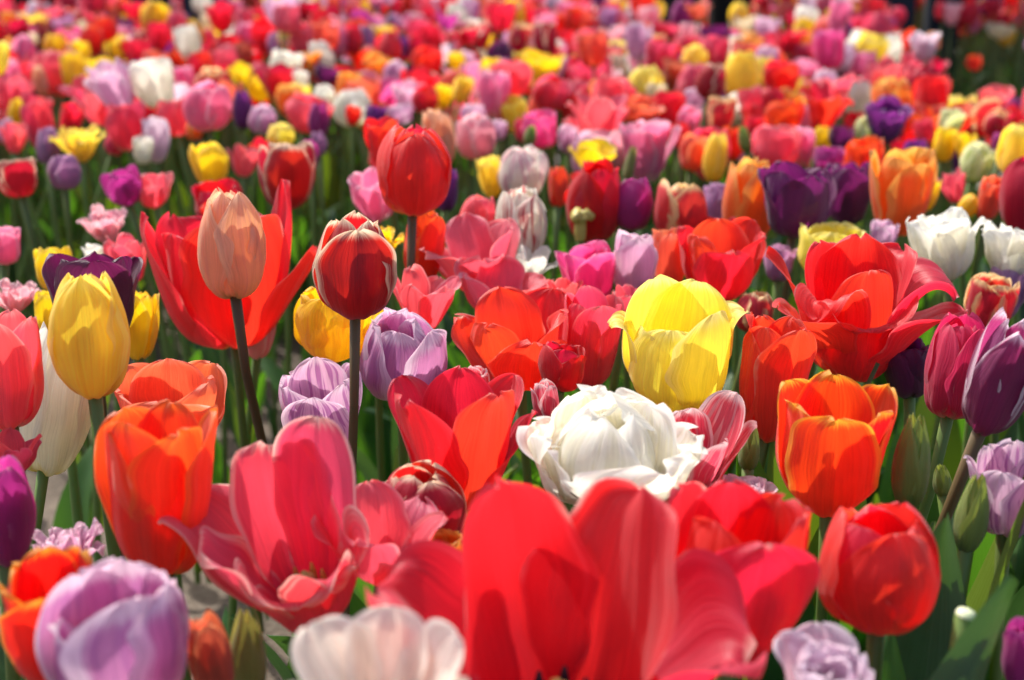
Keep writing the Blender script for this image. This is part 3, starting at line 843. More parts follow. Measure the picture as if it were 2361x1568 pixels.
T(270, 640, 368, 852, 'cup', 'yellow', .98, 'yellow tulip half hidden behind the ruffled dark purple tulip, its right side showing', 'the half-hidden yellow tulip', lx=6, ly=0)
T(78, 668, 150, 790, 'cup', 'yellow', 1.0, 'yellow tulip showing as a strip left of the closed golden yellow tulip', None, lx=-4)
T(28, 738, 232, 1102, 'egg', 'whitegold', 1.04, 'tall white tulip with yellow foot leaning right at the left edge', 'the tall white tulip', lx=15, ly=0, rot=60, seed=4, sdx=-.05, leaves=1)
T(-78, 702, 102, 1002, 'cup', 'coral', .86, 'coral orange tulip fading to cream at its foot, cut by the left edge', 'the coral tulip at the left edge', rot=10, lx=4, ly=0)
T(-40, 985, 98, 1100, 'goblet', 'rose', .98, 'small open rose tulip at the left edge below the fading coral one', None, lx=6)
T(-66, 1048, 84, 1310, 'egg', 'magenta', .95, 'magenta pink closed tulip cut by the left edge', 'the magenta tulip at the left edge', lx=4, ly=2)
T(72, 1192, 244, 1330, 'frill', 'lilac', 1.05, 'frilled lilac tulip above the big lilac one at lower left', 'the frilled lilac tulip')
T(322, 412, 738, 806, 'open', 'red', .93, 'large open red tulip with flared petals standing behind the peach tulip', 'the large flared red tulip', custom=OPENRED, lx=-2, ly=3, sdx=.0, seed=7)
T(455, 430, 614, 690, 'shut', 'peach', .74, 'closed peach tulip on a brown stem in front of the large flared red tulip', 'the peach tulip', rot=60, lx=-2, ly=-4, sdx=.13, brown=True, seed=19, leaves=1)
T(719, 484, 916, 738, 'egg', 'redwhite', .69, 'deep red tulip with cream petal edges on a tall bare stem', 'the deep red tulip with cream edges', rot=4, lx=2, ly=0, sdx=-.05, sdy=-.10, brown=True, seed=14, leaves=1, stemr=.0032)
T(676, 660, 886, 836, 'cup', 'redgold', .93, 'yellow tulip right behind the deep red tulip with cream edges', 'the yellow tulip behind the deep red one', lx=3)
T(642, 822, 836, 1066, 'cup2', 'lilacflame', 1.06, 'lilac tulip streaked with purple crossed by a thin dark stem', 'the purple-streaked lilac tulip', lx=-3, rot=5)
T(828, 708, 1032, 930, 'egg', 'twotone', .98, 'pale lilac tulip with white foot right of the purple-streaked lilac tulip', 'the pale lilac tulip with white foot', lx=2, rot=50, seed=30)
T(1040, 658, 1330, 905, 'open', 'scarlet', .99, 'broad open scarlet tulip left of the big yellow tulip', 'the broad scarlet tulip', rot=20, lx=-3, ly=8, seed=33)
T(1296, 655, 1440, 905, 'cup2', 'rose', 1.01, 'rose red tulip wedged between the broad scarlet tulip and the big yellow tulip', 'the wedged rose tulip', lx=3, ly=4)
T(1240, 785, 1352, 905, 'cup', 'crimson', .965, 'single wrinkled crimson bloom in front of the wedged rose red tulip', None, lx=8)
T(1400, 632, 1726, 955, 'cup', 'paleyellow', .93, 'big yellow tulip with broad glowing petals above the white double tulip', 'the big yellow tulip', custom=YELLOWCUP, lx=1, ly=5, seed=3)
T(1704, 690, 1884, 1050, 'cup2', 'scarlet', 1.0, 'scarlet tulip between the big yellow tulip and the yellow-edged orange cup tulip', 'the scarlet tulip right of the yellow one', lx=3, ly=3, rot=22)
T(1764, 536, 2234, 882, 'curl', 'red', .90, 'large red tulip with curled-back petal tips at right', 'the curled red tulip', custom=CURLRED, lx=0, ly=1, brown=True, seed=10)
T(1838, 518, 2008, 640, 'cup', 'paleyellow', .99, 'yellow tulip peeking over the top of the curled red tulip', 'the peeking yellow tulip', ly=4)
T(1695, 668, 1785, 770, 'egg', 'redcream', 1.04, 'small cream-edged red tulip between the big yellow tulip and the curled red tulip', None)
T(2130, 718, 2288, 968, 'egg', 'cerise', .94, 'cerise tulip with pale foot beside the pointed plum tulip on the right', 'the cerise tulip', lx=4, rot=35, sdx=-.16, seed=31, leaves=5, leaf_h=.42, broad=True)
T(2217, 690, 2420, 1024, 'lily', 'plumwhite', .84, 'pointed plum purple tulip with white petal edges at the right edge', 'the pointed plum tulip', lx=10, rot=-30, sdx=-.16, brown=True, seed=17, leaves=5, leaf_h=.42, broad=True)
T(2222, 626, 2352, 760, 'cup', 'redcream', 1.0, 'cream-edged red tulip above the pointed plum tulip at right', 'the cream-edged red tulip at right', lx=3)
T(2268, 612, 2372, 740, 'cup', 'lavender', 1.04, 'lavender tulip behind the cream-edged red one by the right edge', None)
T(2222, 1010, 2420, 1244, 'cup2', 'lilacflame', 1.0, 'lilac and white streaked tulip at the right edge under the pointed plum tulip', 'the streaked lilac tulip at right', lx=-4)
T(2054, 948, 2146, 1182, 'bud', 'budgreen', .97, 'green closed tulip bud right of the yellow-edged orange cup tulip', 'the green bud', lx=0, ly=-2, leaves=4, leaf_h=.45, broad=True)
T(2197, 1090, 2282, 1278, 'bud', 'budgreen', 1.02, 'pale green bud behind the dark stem of the pointed plum tulip', 'the pale green bud', lx=3, ly=0, leaves=3)
T(2150, 1068, 2196, 1150, 'bud', 'budgreen', 1.12, 'tiny green bud deep between the two larger buds on the right', None)
T(1700, 975, 1752, 1090, 'bud', 'budgreen', 1.06, 'dark green bud in the shade left of the yellow-edged orange cup tulip', None, lx=3)
T(1648, 1092, 1795, 1180, 'double', 'palelilac', 1.06, 'pale lilac tips showing behind the large red cup tulip', None)
T(1975, 1166, 2085, 1260, 'cup', 'apricot', 1.02, 'small apricot tulip top just showing behind the plump red tulip', None)
T(2030, 770, 2150, 920, 'cup', 'purple', 1.02, 'dark purple tulip in the shade under the right tips of the curled red tulip', None)
T(1058, 842, 1130, 930, 'cup', 'rosewhite', 1.02, 'frayed rose petal tips showing between the heart-shaped and broad scarlet tulips', None)
T(1222, 872, 1290, 980, 'cup', 'rosewhite', 1.0, 'slender rose and white petal tips left of the big white double tulip', None, lx=-10)
# --- middle rows
T(868, 284, 1042, 499, 'shut', 'red', .66, 'tall closed red tulip rising above its neighbours in the upper middle', 'the tall closed red tulip', rot=10, lx=3, ly=-3, sdx=-.02, brown=True, seed=26)
T(838, 268, 922, 400, 'cup2', 'scarlet', .76, 'scarlet tulip leaning out left behind the tall closed red tulip', None, lx=-6)
T(972, 250, 1052, 385, 'egg', 'peach', .92, 'peach tulip right behind the tall closed red tulip', 'the peach tulip behind the tall red one')
T(594, 324, 727, 485, 'cup', 'redwhite', .88, 'cream-edged red cup tulip above the large flared red tulip', 'the cream-edged red cup tulip', rot=15, lx=2)
T(440, 410, 560, 520, 'cup2', 'crimson', .98, 'crimson tulip with white tips behind the top of the peach tulip', 'the crimson tulip behind the peach')
T(434, 324, 528, 428, 'egg', 'yellow', .96, 'round yellow tulip left of the cream-edged red cup tulip', 'the round yellow tulip')
T(230, 378, 328, 478, 'cup', 'magenta', .98, 'magenta tulip standing clear in the green gap on the left', 'the magenta tulip in the gap')
T(108, 355, 188, 438, 'egg', 'lavender', .98, 'lavender tulip below the ragged golden one on the left', 'the lavender tulip at left')
T(112, 272, 244, 388, 'frill', 'gold', .99, 'ragged golden yellow tulip on the left', 'the ragged golden tulip')
T(176, 468, 294, 562, 'frill', 'palepink', .98, 'frilled pink double tulip alone in the green gap on the left', 'the frilled pink tulip')
T(-20, 362, 86, 458, 'cup2', 'redwhite', .98, 'red and white tulip cut by the left edge', 'the red and white tulip at left')
T(-40, 518, 48, 612, 'cup', 'pink', .98, 'pink tulip cut by the left edge beside the green gap', None, lx=8)
T(-40, 640, 96, 722, 'frill', 'palepink', .99, 'frilled pale pink tulip at the left edge above the fading coral one', 'the frilled pale pink tulip at left')
T(76, 566, 168, 672, 'cup', 'yellow', .98, 'yellow tulip above the ruffled dark purple tulip on the left', 'the yellow tulip at far left')
T(236, 522, 344, 668, 'open', 'coral', 1.0, 'coral tulip left of the large flared red tulip', 'the coral tulip left of the flared red one', ly=4)
T(186, 560, 240, 622, 'cup2', 'white', 1.02, 'small white tulip above the ruffled dark purple tulip', None)
T(300, 395, 400, 482, 'open', 'coral', 1.01, 'coral tulip right of the magenta one in the green gap', None)
T(824, 486, 932, 640, 'frill', 'yellow', .90, 'bright yellow fringed tulip right behind the deep red tulip with cream edges', 'the fringed yellow tulip')
T(930, 470, 1028, 660, 'cup', 'orange', .90, 'orange red tulip behind the stem of the tall closed red tulip', 'the orange tulip behind the stem', lx=4)
T(800, 382, 912, 515, 'open', 'pink', .93, 'pink lilac tulip with spread petals left of the tall closed red tulip', None, lx=-8)
T(1002, 388, 1056, 488, 'egg', 'violet', .93, 'violet tulip peeking right of the tall closed red tulip', None, lx=6)
T(958, 488, 1200, 680, 'goblet', 'coral', .93, 'coral pink tulip with pointed petals flung open in the centre', 'the flung-open coral tulip', ly=4, rot=15, seed=41)
T(886, 608, 1064, 770, 'goblet', 'coral', .94, 'coral pink open tulip above the pale lilac tulip with white foot', 'the coral tulip above the pale lilac one', ly=3, rot=40)
T(1046, 588, 1266, 745, 'goblet', 'coral', .98, 'coral pink open tulip above the broad scarlet tulip', 'the coral tulip above the scarlet one', ly=6, rot=0)
T(1142, 426, 1262, 600, 'egg', 'whiteflame', .91, 'egg-shaped white tulip with red stripes in the centre', 'the red-striped white tulip', rot=55, lx=0)
T(1146, 332, 1266, 460, 'egg', 'whitepink', .94, 'white tulip with faint pink stripes just above the red-striped white one', 'the pink-striped white tulip', lx=2)
T(1096, 354, 1156, 460, 'cup', 'gold', .97, 'golden tulip left of the pink-striped white tulip', None, lx=-8)
T(1060, 448, 1142, 545, 'egg', 'coral', .94, 'closed coral tulip left of the red-striped white tulip', None)
T(1190, 548, 1290, 665, 'goblet', 'white', 1.0, 'white spreading tulip under the red-striped white tulip', None, ly=3)
T(1276, 553, 1420, 705, 'cup2', 'hotpink', .96, 'hot pink cup tulip above the broad scarlet tulip', 'the hot pink cup tulip', rot=20)
T(1412, 528, 1518, 690, 'cup', 'lilac', .94, 'lilac tulip right of the hot pink cup tulip', 'the lilac tulip beside the hot pink one')
T(1300, 362, 1434, 560, 'egg', 'crimson', .92, 'crimson tulip right of the red-striped white tulip', 'the crimson tulip in the centre')
T(1264, 362, 1314, 500, 'egg', 'orange', .96, 'narrow orange tulip between the red-striped white tulip and the crimson one', None, lx=2)
T(1412, 408, 1508, 532, 'egg', 'magenta', .92, 'closed magenta tulip right of the crimson tulip in the centre', 'the closed magenta tulip')
T(1506, 410, 1632, 552, 'egg', 'redcream', .92, 'pink red tulip with yellow petal edges in the centre right', 'the yellow-edged red tulip', rot=42)
T(1620, 420, 1690, 520, 'cup', 'lavender', .99, 'lavender tulip left of the tall apricot tulip', None)
T(1664, 360, 1796, 566, 'egg', 'apricot', .93, 'tall apricot orange tulip left of the dark purple cup tulip', 'the tall apricot tulip', lx=3, rot=30)
T(1746, 370, 1930, 550, 'cup2', 'purple', .87, 'dark purple cup tulip above the curled red tulip', 'the dark purple cup tulip', rot=15, lx=2, brown=True)
T(1900, 372, 2015, 520, 'cup', 'purple', .97, 'second dark purple tulip close behind the dark purple cup tulip', 'the second dark purple tulip')
T(2004, 338, 2162, 545, 'cup', 'apricot', .90, 'apricot orange tulip with brick red front petals at upper right', 'the apricot tulip at upper right', rot=20, lx=0)
T(2120, 396, 2172, 500, 'cup', 'yellow', .97, 'yellow tulip sliver behind the apricot tulip at upper right', None, lx=6)
T(2088, 476, 2278, 650, 'double', 'white', .91, 'white double tulip above the curled red tulip on the right', 'the white double tulip at right', ly=-4)
T(2262, 505, 2440, 650, 'double', 'white', .93, 'white double tulip cut by the right edge', 'the white double tulip at the right edge', ly=-3)
T(2303, 356, 2430, 542, 'egg', 'crimson', .88, 'closed crimson tulip cut by the right edge', 'the crimson tulip at the right edge')
T(2252, 395, 2320, 520, 'cup', 'salmon', .97, 'salmon tulip left of the crimson tulip at the right edge', None)
T(2206, 446, 2272, 505, 'cup', 'yellow', 1.0, 'small tilted yellow tulip above the white double tulips at right', None, lx=40)
T(2158, 384, 2226, 470, 'open', 'coral', 1.0, 'coral tulip right of the apricot tulip at upper right', None)
T(1500, 510, 1585, 690, 'cup2', 'salmon', .97, 'salmon red tulip with pale folded petals left of the open scarlet one', None, lx=-6)
T(1560, 500, 1768, 700, 'open', 'scarlet', .95, 'open scarlet tulip below the tall apricot tulip', 'the open scarlet tulip', ly=6, rot=10)
T(1252, 640, 1345, 730, 'open', 'coral', 1.0, 'coral tulip peeking between the hot pink cup tulip and the broad scarlet tulip', None, ly=6)
T(1410, 650, 1480, 760, 'open', 'coral', 1.0, 'coral tulip peeking out left of the big yellow tulip', None, ly=6)
T(1620, 498, 1700, 600, 'cup', 'red', 1.0, 'small red tulip behind the open scarlet tulip', None)
T(1760, 560, 1840, 650, 'cup', 'lavender', 1.04, 'lavender tulip in the shade left of the curled red tulip', None)
T(2005, 505, 2075, 600, 'cup2', 'lilacflame', 1.02, 'white and violet tulip left of the white double tulips', None)
T(560, 700, 640, 830, 'cup', 'palepink', 1.14, 'pale pink tulip hidden under the large flared red tulip', None)


# --- rows behind, with shared petal shapes
def M(cx, cy, wd, ht, form, col, k=1.0, label=None, short=None, **kw):
    add_tulip((cx - wd / 2, cy - ht / 2, cx + wd / 2, cy + ht / 2), form, col, k, label, short, **kw)


for a in (
    (349, 190, 106, 120, 'cup2', 'whitegold', .86, 'large white tulip standing tall at the upper left', 'the large white tulip at upper left'),
    (240, 170, 108, 80, 'open', 'yellow'), (130, 108, 62, 66, 'egg', 'yellow'), (184, 126, 50, 70, 'cup', 'yellow'), (93, 186, 40, 74, 'egg', 'peach', .96),
    (118, 168, 84, 110, 'egg', 'coral'), (20, 178, 60, 90, 'cup', 'pink'), (86, 288, 80, 118, 'cup', 'rose'), (36, 258, 38, 70, 'egg', 'yellow'), (222, 250, 110, 86, 'goblet', 'coral'),
    (290, 290, 98, 120, 'cup', 'rose', .96), (358, 322, 68, 110, 'cup', 'palelilac', 1.02), (404, 268, 90, 96, 'cup', 'coral'), (520, 230, 80, 90, 'open', 'salmon'),
    (560, 252, 50, 96, 'egg', 'violet'), (112, 334, 58, 90, 'egg', 'lavender'), (30, 318, 70, 80, 'open', 'coral'), (463, 160, 64, 92, 'cup', 'red'), (415, 142, 58, 72, 'cup', 'orange'),
    (300, 116, 50, 54, 'cup2', 'crimson'), (562, 125, 46, 62, 'egg', 'brick'), (553, 170, 60, 58, 'open', 'yellow'), (424, 185, 52, 70, 'cup', 'pink'), (477, 87, 58, 44, 'cup2', 'yellow'),
    (10, 82, 44, 64, 'cup', 'gold'), (70, 93, 36, 40, 'cup', 'cream'), (38, 100, 34, 40, 'cup2', 'violet'), (245, 185, 44, 52, 'egg', 'lavender'), (190, 202, 48, 60, 'egg', 'pink'),
    (448, 298, 42, 52, 'egg', 'apricot'), (93, 55, 52, 54, 'cup', 'coral'), (165, 275, 60, 80, 'cup', 'red'), (600, 350, 60, 70, 'open', 'red', 1.04), (560, 370, 80, 80, 'open', 'coral', 1.04),
    (330, 345, 50, 70, 'cup', 'white', 1.05), (265, 330, 50, 60, 'egg', 'rose', 1.06), (10, 300, 50, 60, 'cup', 'lilac', 1.03),
    (662, 148, 82, 70, 'cup', 'white', .95, 'white tulip among reds in the upper left centre', 'the white tulip at upper left centre'), (692, 195, 40, 76, 'cup', 'white'),
    (642, 196, 72, 72, 'cup', 'crimson'), (755, 170, 62, 48, 'cup2', 'purple'), (747, 222, 52, 58, 'egg', 'white'), (806, 204, 62, 78, 'cup', 'apricot'), (865, 155, 62, 72, 'cup', 'apricot'),
    (910, 172, 56, 72, 'egg', 'lilac'), (985, 145, 74, 84, 'cup', 'red'), (1050, 146, 48, 58, 'cup', 'yellow'), (980, 228, 62, 70, 'egg', 'red'), (1022, 222, 46, 58, 'cup', 'yellow'),
    (1070, 204, 54, 70, 'cup', 'gold'), (1139, 218, 78, 112, 'cup', 'pink', .9, 'pink and white tulip standing tall in the upper centre', 'the tall pink and white tulip'),
    (1098, 312, 94, 112, 'egg', 'palepink', .94, 'pale pink tulip below the tall pink and white tulip', 'the pale pink tulip in the upper centre'), (1090, 268, 60, 60, 'cup', 'lilac'),
    (605, 273, 66, 72, 'egg', 'lilac'), (648, 312, 66, 64, 'egg', 'paleyellow', .97, 'pale yellow round tulip above the cream-edged red cup tulip'), (735, 276, 52, 84, 'egg', 'magenta'),
    (868, 266, 54, 50, 'cup', 'violet'), (922, 262, 58, 50, 'cup2', 'lilac'), (814, 266, 40, 48, 'cup', 'red'), (712, 358, 46, 74, 'cup', 'magenta'), (735, 330, 40, 60, 'egg', 'lavender'),
    (1250, 162, 112, 104, 'double', 'yellow', .95, 'loose double yellow tulip in the upper centre', 'the loose double yellow tulip'), (1270, 212, 88, 90, 'egg', 'rose', .93, 'rounded rose tulip under the loose double yellow tulip'),
    (1242, 298, 82, 94, 'cup2', 'hotpink', .95), (1222, 312, 30, 50, 'bud', 'budgreen', .94), (1376, 270, 145, 126, 'goblet', 'coral', .92, 'big open coral tulip in the upper centre right', 'the big open coral tulip'),
    (1385, 206, 54, 50, 'cup', 'apricot'), (1488, 190, 82, 84, 'egg', 'paleyellow', .95, 'rounded yellow tulip above the big open coral tulip'), (1513, 214, 50, 54, 'cup', 'cream'),
    (1543, 252, 84, 94, 'cup', 'red'), (1597, 152, 72, 112, 'egg', 'gold', .93), (1710, 174, 86, 120, 'egg', 'gold', .92, 'tall golden tulip right of the small cream-edged red one, upper right', 'the tall golden tulip at upper right'),
    (1638, 188, 72, 88, 'egg', 'redwhite', .88, 'cream-edged red tulip between two golden tulips at upper right', 'the cream-edged red tulip between golden ones'), (1665, 264, 70, 88, 'cup', 'redcream', .94),
    (1685, 108, 66, 46, 'cup2', 'white'), (1628, 104, 46, 42, 'cup', 'apricot'), (1545, 128, 58, 58, 'cup', 'red'), (1480, 134, 62, 46, 'cup', 'pink'),
    (1500, 348, 146, 176, 'double', 'pink', .93, 'large pale pink double tulip in the upper centre right', 'the large pink double tulip'), (1365, 356, 114, 76, 'open', 'yellow', .98, 'open yellow tulip above the crimson tulip in the centre'),
    (1648, 362, 58, 124, 'egg', 'gold'), (1604, 350, 76, 90, 'cup', 'salmon'), (1452, 378, 32, 92, 'bud', 'budolive', .93), (1718, 322, 32, 68, 'bud', 'budgreen', .95), (1185, 262, 60, 90, 'cup', 'gold'),
    (1800, 184, 88, 94, 'cup', 'red'), (1905, 250, 128, 138, 'curl', 'red', .93, 'red tulip with spread curling petals in the upper right', 'the spread curling red tulip'), (1810, 266, 94, 76, 'cup', 'orange'),
    (1792, 336, 124, 104, 'cup', 'coral', .98), (1853, 338, 54, 96, 'cup', 'pink'), (2050, 276, 114, 114, 'double', 'violet', .95, 'violet double tulip in the upper right', 'the violet double tulip'),
    (1965, 96, 62, 64, 'cup2', 'white'), (2040, 112, 82, 74, 'cup2', 'white', .95, 'white cup tulip above the open pink one at upper right', 'the white cup tulip at upper right'),
    (2045, 176, 100, 104, 'goblet', 'coral', .97, 'coral pink open tulip below the white cup tulip at upper right'), (2148, 226, 94, 114, 'cup', 'red', .95, 'rounded red tulip at the edge of the bed in the upper right', 'the rounded red tulip at upper right'),
    (2290, 224, 104, 54, 'open', 'coral'), (2300, 284, 68, 74, 'egg', 'redcream'), (2195, 282, 68, 66, 'cup2', 'creamgreen', .98, 'pale greenish cream tulip at the far right'), (2182, 332, 64, 84, 'cup', 'yellow'),
    (2225, 340, 60, 80, 'open', 'yellow'), (2255, 372, 86, 100, 'egg', 'creamgreen', .95, 'greenish cream egg-shaped tulip at the right beside yellow ones', 'the greenish cream tulip'), (1993, 356, 92, 88, 'cup', 'orange'),
    (1994, 298, 52, 40, 'bud', 'creamgreen'), (1912, 366, 74, 54, 'cup', 'magenta'), (1797, 52, 54, 44, 'cup2', 'yellow'), (1960, 40, 48, 58, 'cup', 'apricot'), (2245, 145, 38, 38, 'cup2', 'orange', 1.35),
    (2150, 95, 36, 46, 'egg', 'peach'), (2345, 300, 60, 80, 'cup', 'crimson'), (2310, 335, 50, 60, 'cup', 'magenta'), (1730, 230, 60, 70, 'cup', 'coral'), (1560, 310, 60, 60, 'cup', 'red', 1.03),
    (1310, 320, 50, 70, 'cup', 'lilac', 1.03), (1150, 300, 40, 50, 'cup', 'lilac', 1.03), (1900, 320, 50, 60, 'cup', 'yellow', 1.04), (1940, 320, 60, 60, 'cup2', 'purple', 1.03), (2110, 350, 60, 60, 'cup', 'violet', 1.04),
    (1590, 280, 60, 80, 'cup', 'pink', 1.0), (1690, 330, 60, 80, 'cup', 'orange', 1.03), (1850, 430, 60, 60, 'cup', 'magenta', 1.06), (1740, 300, 50, 70, 'cup', 'red', 1.03),
    (1205, 300, 40, 60, 'cup', 'rose', 1.03), (1440, 230, 60, 70, 'cup', 'rose'), (1310, 250, 50, 70, 'cup', 'red', 1.02), (1340, 420, 50, 60, 'cup', 'red', 1.05), (2130, 300, 50, 60, 'cup', 'rose', 1.02),
    (1075, 140, 40, 50, 'cup', 'lilac'), (880, 380, 60, 70, 'cup', 'rose', 1.08), (1600, 230, 50, 60, 'cup', 'lilac', 1.0), (2085, 400, 60, 70, 'cup', 'coral', 1.05), (2345, 400, 60, 70, 'cup', 'lilac', 1.04),
):
    M(*a)

def at_px(px, y):
    return (px - PW / 2) / FPX * (y * math.cos(PITCH) + .3 * math.sin(PITCH))


WALKERS = [(at_px(px, y), y) for px, y in ((1622, 4.5), (2120, 4.9), (408, 5.0), (6, 5.0))]

# ------------------------------------------------------------------ the rest of the bed, planted on a jittered grid
MIX = [('red', 13), ('scarlet', 8), ('crimson', 7), ('coral', 16), ('rose', 10), ('pink', 7), ('hotpink', 2), ('palepink', 4), ('magenta', 3), ('lilac', 4), ('lavender', 2), ('palelilac', 2), ('purple', 3), ('violet', 2),
       ('yellow', 7), ('paleyellow', 3), ('gold', 2), ('cream', 2), ('white', 4), ('salmon', 5), ('orange', 4), ('apricot', 3), ('redcream', 3), ('redwhite', 2), ('brick', 1)]
MK = [m for m, _ in MIX]
MP = np.array([p for _, p in MIX], float); MP /= MP.sum()
FORMS, FPROB = ['egg', 'cup', 'cup2', 'open', 'goblet', 'double', 'curl', 'frill'], [.22, .27, .14, .16, .08, .06, .05, .02]
FAR = 10.5


def on_walk(x, y):                     # the trodden gap running back along the right side of the bed
    return abs(x - 1.17 - .2 * (y - 3.1)) < .22 and 2.2 < y < 4.5


def bare(x, y):                        # open soil on the left
    return x < -.20 and y < 2.45


def aisle(x, y):                    # the strip where the walkers stand
    return abs(y - 4.42 + .16 * x) < .22


have = np.array([t['B'][:2] for t in TULIPS])
boxes = np.array([t['box'] for t in TULIPS])
deps = np.array([t['dep'] for t in TULIPS])
cands = []
gy = 1.5
while gy < FAR:
    half = gy * PW / 2 / FPX + .25
    xs = np.arange(-half, half, .080)
    for x in xs:
        px = x + RNG.normal(0, .025); py = gy + RNG.normal(0, .025)
        zt = .455 + RNG.normal(0, .042)
        cands.append((px, py, zt, RNG.random()))
    gy += .080
fillers = []
for x, y, z, rr in cands:
    if on_walk(x, y) and rr > .10:
        continue
    if aisle(x, y) or min(math.hypot(x - a, y - b) for a, b in WALKERS) < .26 or any(abs(x * b / y - a) < .07 and b - .95 < y < b for a, b in WALKERS):
        continue
    if on_walk(x, y):
        z = .25
    if y < 5.2 and np.min(np.hypot(have[:, 0] - x, have[:, 1] - y)) < .06:
        continue
    q, d = proj(np.array([[x, y, z + .03]]))
    q = q[0]
    if q[1] > (400 if q[0] > 1080 else 300 if q[0] < 420 else 268):                     # the front is planted by hand; only the hollows below get a few low blooms
        continue
    inside = (boxes[:, 0] + 6 < q[0]) & (boxes[:, 2] - 6 > q[0]) & (boxes[:, 1] + 6 < q[1]) & (boxes[:, 3] - 4 > q[1])
    if (inside & (deps > d[0] - .05)).any() and y < 3.4:
        continue
    fillers.append((q[1], x, y, z, d[0]))
fillers.sort(key=lambda f: f[4])
N_SINGLE = 300
room = N_SINGLE - len(TULIPS)
mass = {}
for n, (sy, x, y, z, d) in enumerate(fillers):
    col = MK[int(RNG.choice(len(MK), p=MP))]
    form = FORMS[int(RNG.choice(len(FORMS), p=FPROB))]
    wd = RNG.uniform(.048, .074) * {'open': 1.4, 'goblet': 1.5, 'double': 1.25, 'curl': 1.5, 'frill': 1.3, 'cup2': 1.1}.get(form, 1.0)
    ht = RNG.uniform(.056, .086) * {'open': .95, 'goblet': .85, 'double': .85, 'frill': .85}.get(form, 1.0)
    if n < room and abs(x) < d * PW / 2 / FPX + .02:
        low = proto_low(form, 0)[0]
        sx, sz = wd / np.ptp(low[:, 0]), ht / np.ptp(low[:, 2])
        B = np.array([x, y, z])
        q, _ = proj(B[None] + low * [sx, sx, sz])
        lo, hi = q.min(0), q.max(0)
        add_tulip((lo[0], lo[1], hi[0], hi[1]), form, col, small=(d > 2.35), prec=(B, sx, sz, d))
        continue
    if n < room:
        room += 1
    mass.setdefault(col, []).append((x, y, z, wd, ht, form))

# the far bed: hundreds of blooms that run together
Vs, Fs, Us, Es, Mi, off, mats = [], [], [], [], [], 0, [M_STEM]
for col, items in mass.items():
    mi = len(mats)
    mats.append(PAL[col][0])
    for x, y, z, wd, ht, form in items:
        low = proto_low(form, int(RNG.integers(0, 4)))
        sx, sz = wd / np.ptp(low[0][:, 0]), ht / np.ptp(low[0][:, 2])
        R = lean_matrix(RNG.normal(0, 7), RNG.normal(0, 7))
        V = (low[0] * [sx, sx, sz]) @ R.T + [x, y, z]
        Vs.append(V); Fs.append(low[1] + off); Us.append(low[2]); Es.append(low[3]); Mi += [mi] * len(low[1]); off += len(V)
        sV, sF, sU = tube([(x, y, 0), (x, y, z * .5), (x, y, z + .003)], .0034, 4)
        Vs.append(sV); Fs.append(sF + off); Us.append(sU); Es.append(np.zeros(len(sV))); Mi += [0] * len(sF); off += len(sV)
far = mesh_obj('distant_tulips', new_mesh('distant_tulips', np.vstack(Vs), np.vstack(Fs), np.vstack(Us), np.concatenate(Es), mats, Mi))
far['kind'] = 'stuff'
far['label'] = 'blurred mass of mixed red, pink, yellow and white tulips at the back of the bed'
far['category'] = 'tulips'

# ------------------------------------------------------------------ leaves filling the bed under the blooms
Vs, Fs, Us, Mi, off = [], [], [], [], 0
y = .45
while y < FAR:
    half = y * PW / 2 / FPX + .25
    step = .062 if y < 2.6 else .095
    for x in np.arange(-half, half, step):
        px, py = x + RNG.normal(0, .03), y + RNG.normal(0, .03)
        if bare(px, py) and RNG.random() < .93:
            continue
        if aisle(px, py):
            continue
        g = LEAF_GEO[int(RNG.integers(0, 18 if RNG.random() < .5 else 14))]
        if px > .12 and .72 < py < 1.45 and RNG.random() < .7:
            g = LEAF_GEO[int(RNG.integers(14, 18))]
        L = RNG.uniform(.20, .37) if not on_walk(px, py) else RNG.uniform(.16, .28)
        if px > .12 and .72 < py < 1.45:
            L = RNG.uniform(.30, .43)
        elif py < .8:
            L *= .85
        a = RNG.uniform(0, 6.283)
        c, s = math.cos(a), math.sin(a)
        V = g[0] * L
        V = np.stack([V[:, 0] * c - V[:, 1] * s + px, V[:, 0] * s + V[:, 1] * c + py, V[:, 2] - .005], -1)
        Vs.append(V); Fs.append(g[1] + off); Us.append(g[2]); off += len(V)
        Mi += [int(RNG.choice(3, p=[.55, .3, .15]))] * len(g[1])
    y += step
fo = mesh_obj('foliage', new_mesh('foliage', np.vstack(Vs), np.vstack(Fs), np.vstack(Us), None, [M_LEAF, M_LEAF2, M_LEAFY], Mi))
fo['kind'] = 'stuff'
fo['label'] = 'dense green tulip leaves filling the bed under the blooms'
fo['category'] = 'leaves'

# ------------------------------------------------------------------ ground
n = 120
gx = np.linspace(-1, 1, n + 1); gx = np.sign(gx) * np.abs(gx) ** 2.2 * 60
gyv = np.linspace(0, 1, n + 1) ** 2.4 * 90 - .6
X, Y = np.meshgrid(gx, gyv)
Z = .012 * np.sin(X * 7 + 1.3 * np.sin(Y * 5)) * np.sin(Y * 6) + .006 * np.sin(X * 23 + Y * 17)
Z *= (np.abs(X) < 6) & (Y < 6)
Z -= .02
g = mesh_obj('ground', new_mesh('ground', np.stack([X, Y, Z], -1).reshape(-1, 3), grid_faces(n, n), mats=[soil_mat()]))
g['kind'] = 'structure'
pm_ = plain_mat('path_gravel', '#8f8a82', '#b0aaa0', .9, 40)
px_ = np.array([[-9, 4.2 + .16 * 9, .012], [9, 4.2 - .16 * 9, .012], [9, 4.64 - .16 * 9, .012], [-9, 4.64 + .16 * 9, .012]], float)
pa = mesh_obj('path', new_mesh('path', px_, [[0, 1, 2, 3]], mats=[pm_])); pa['kind'] = 'structure'
lw = np.array([[-60, 11.7, .002], [60, 11.7, .002], [60, 80, .002], [-60, 80, .002]], float)
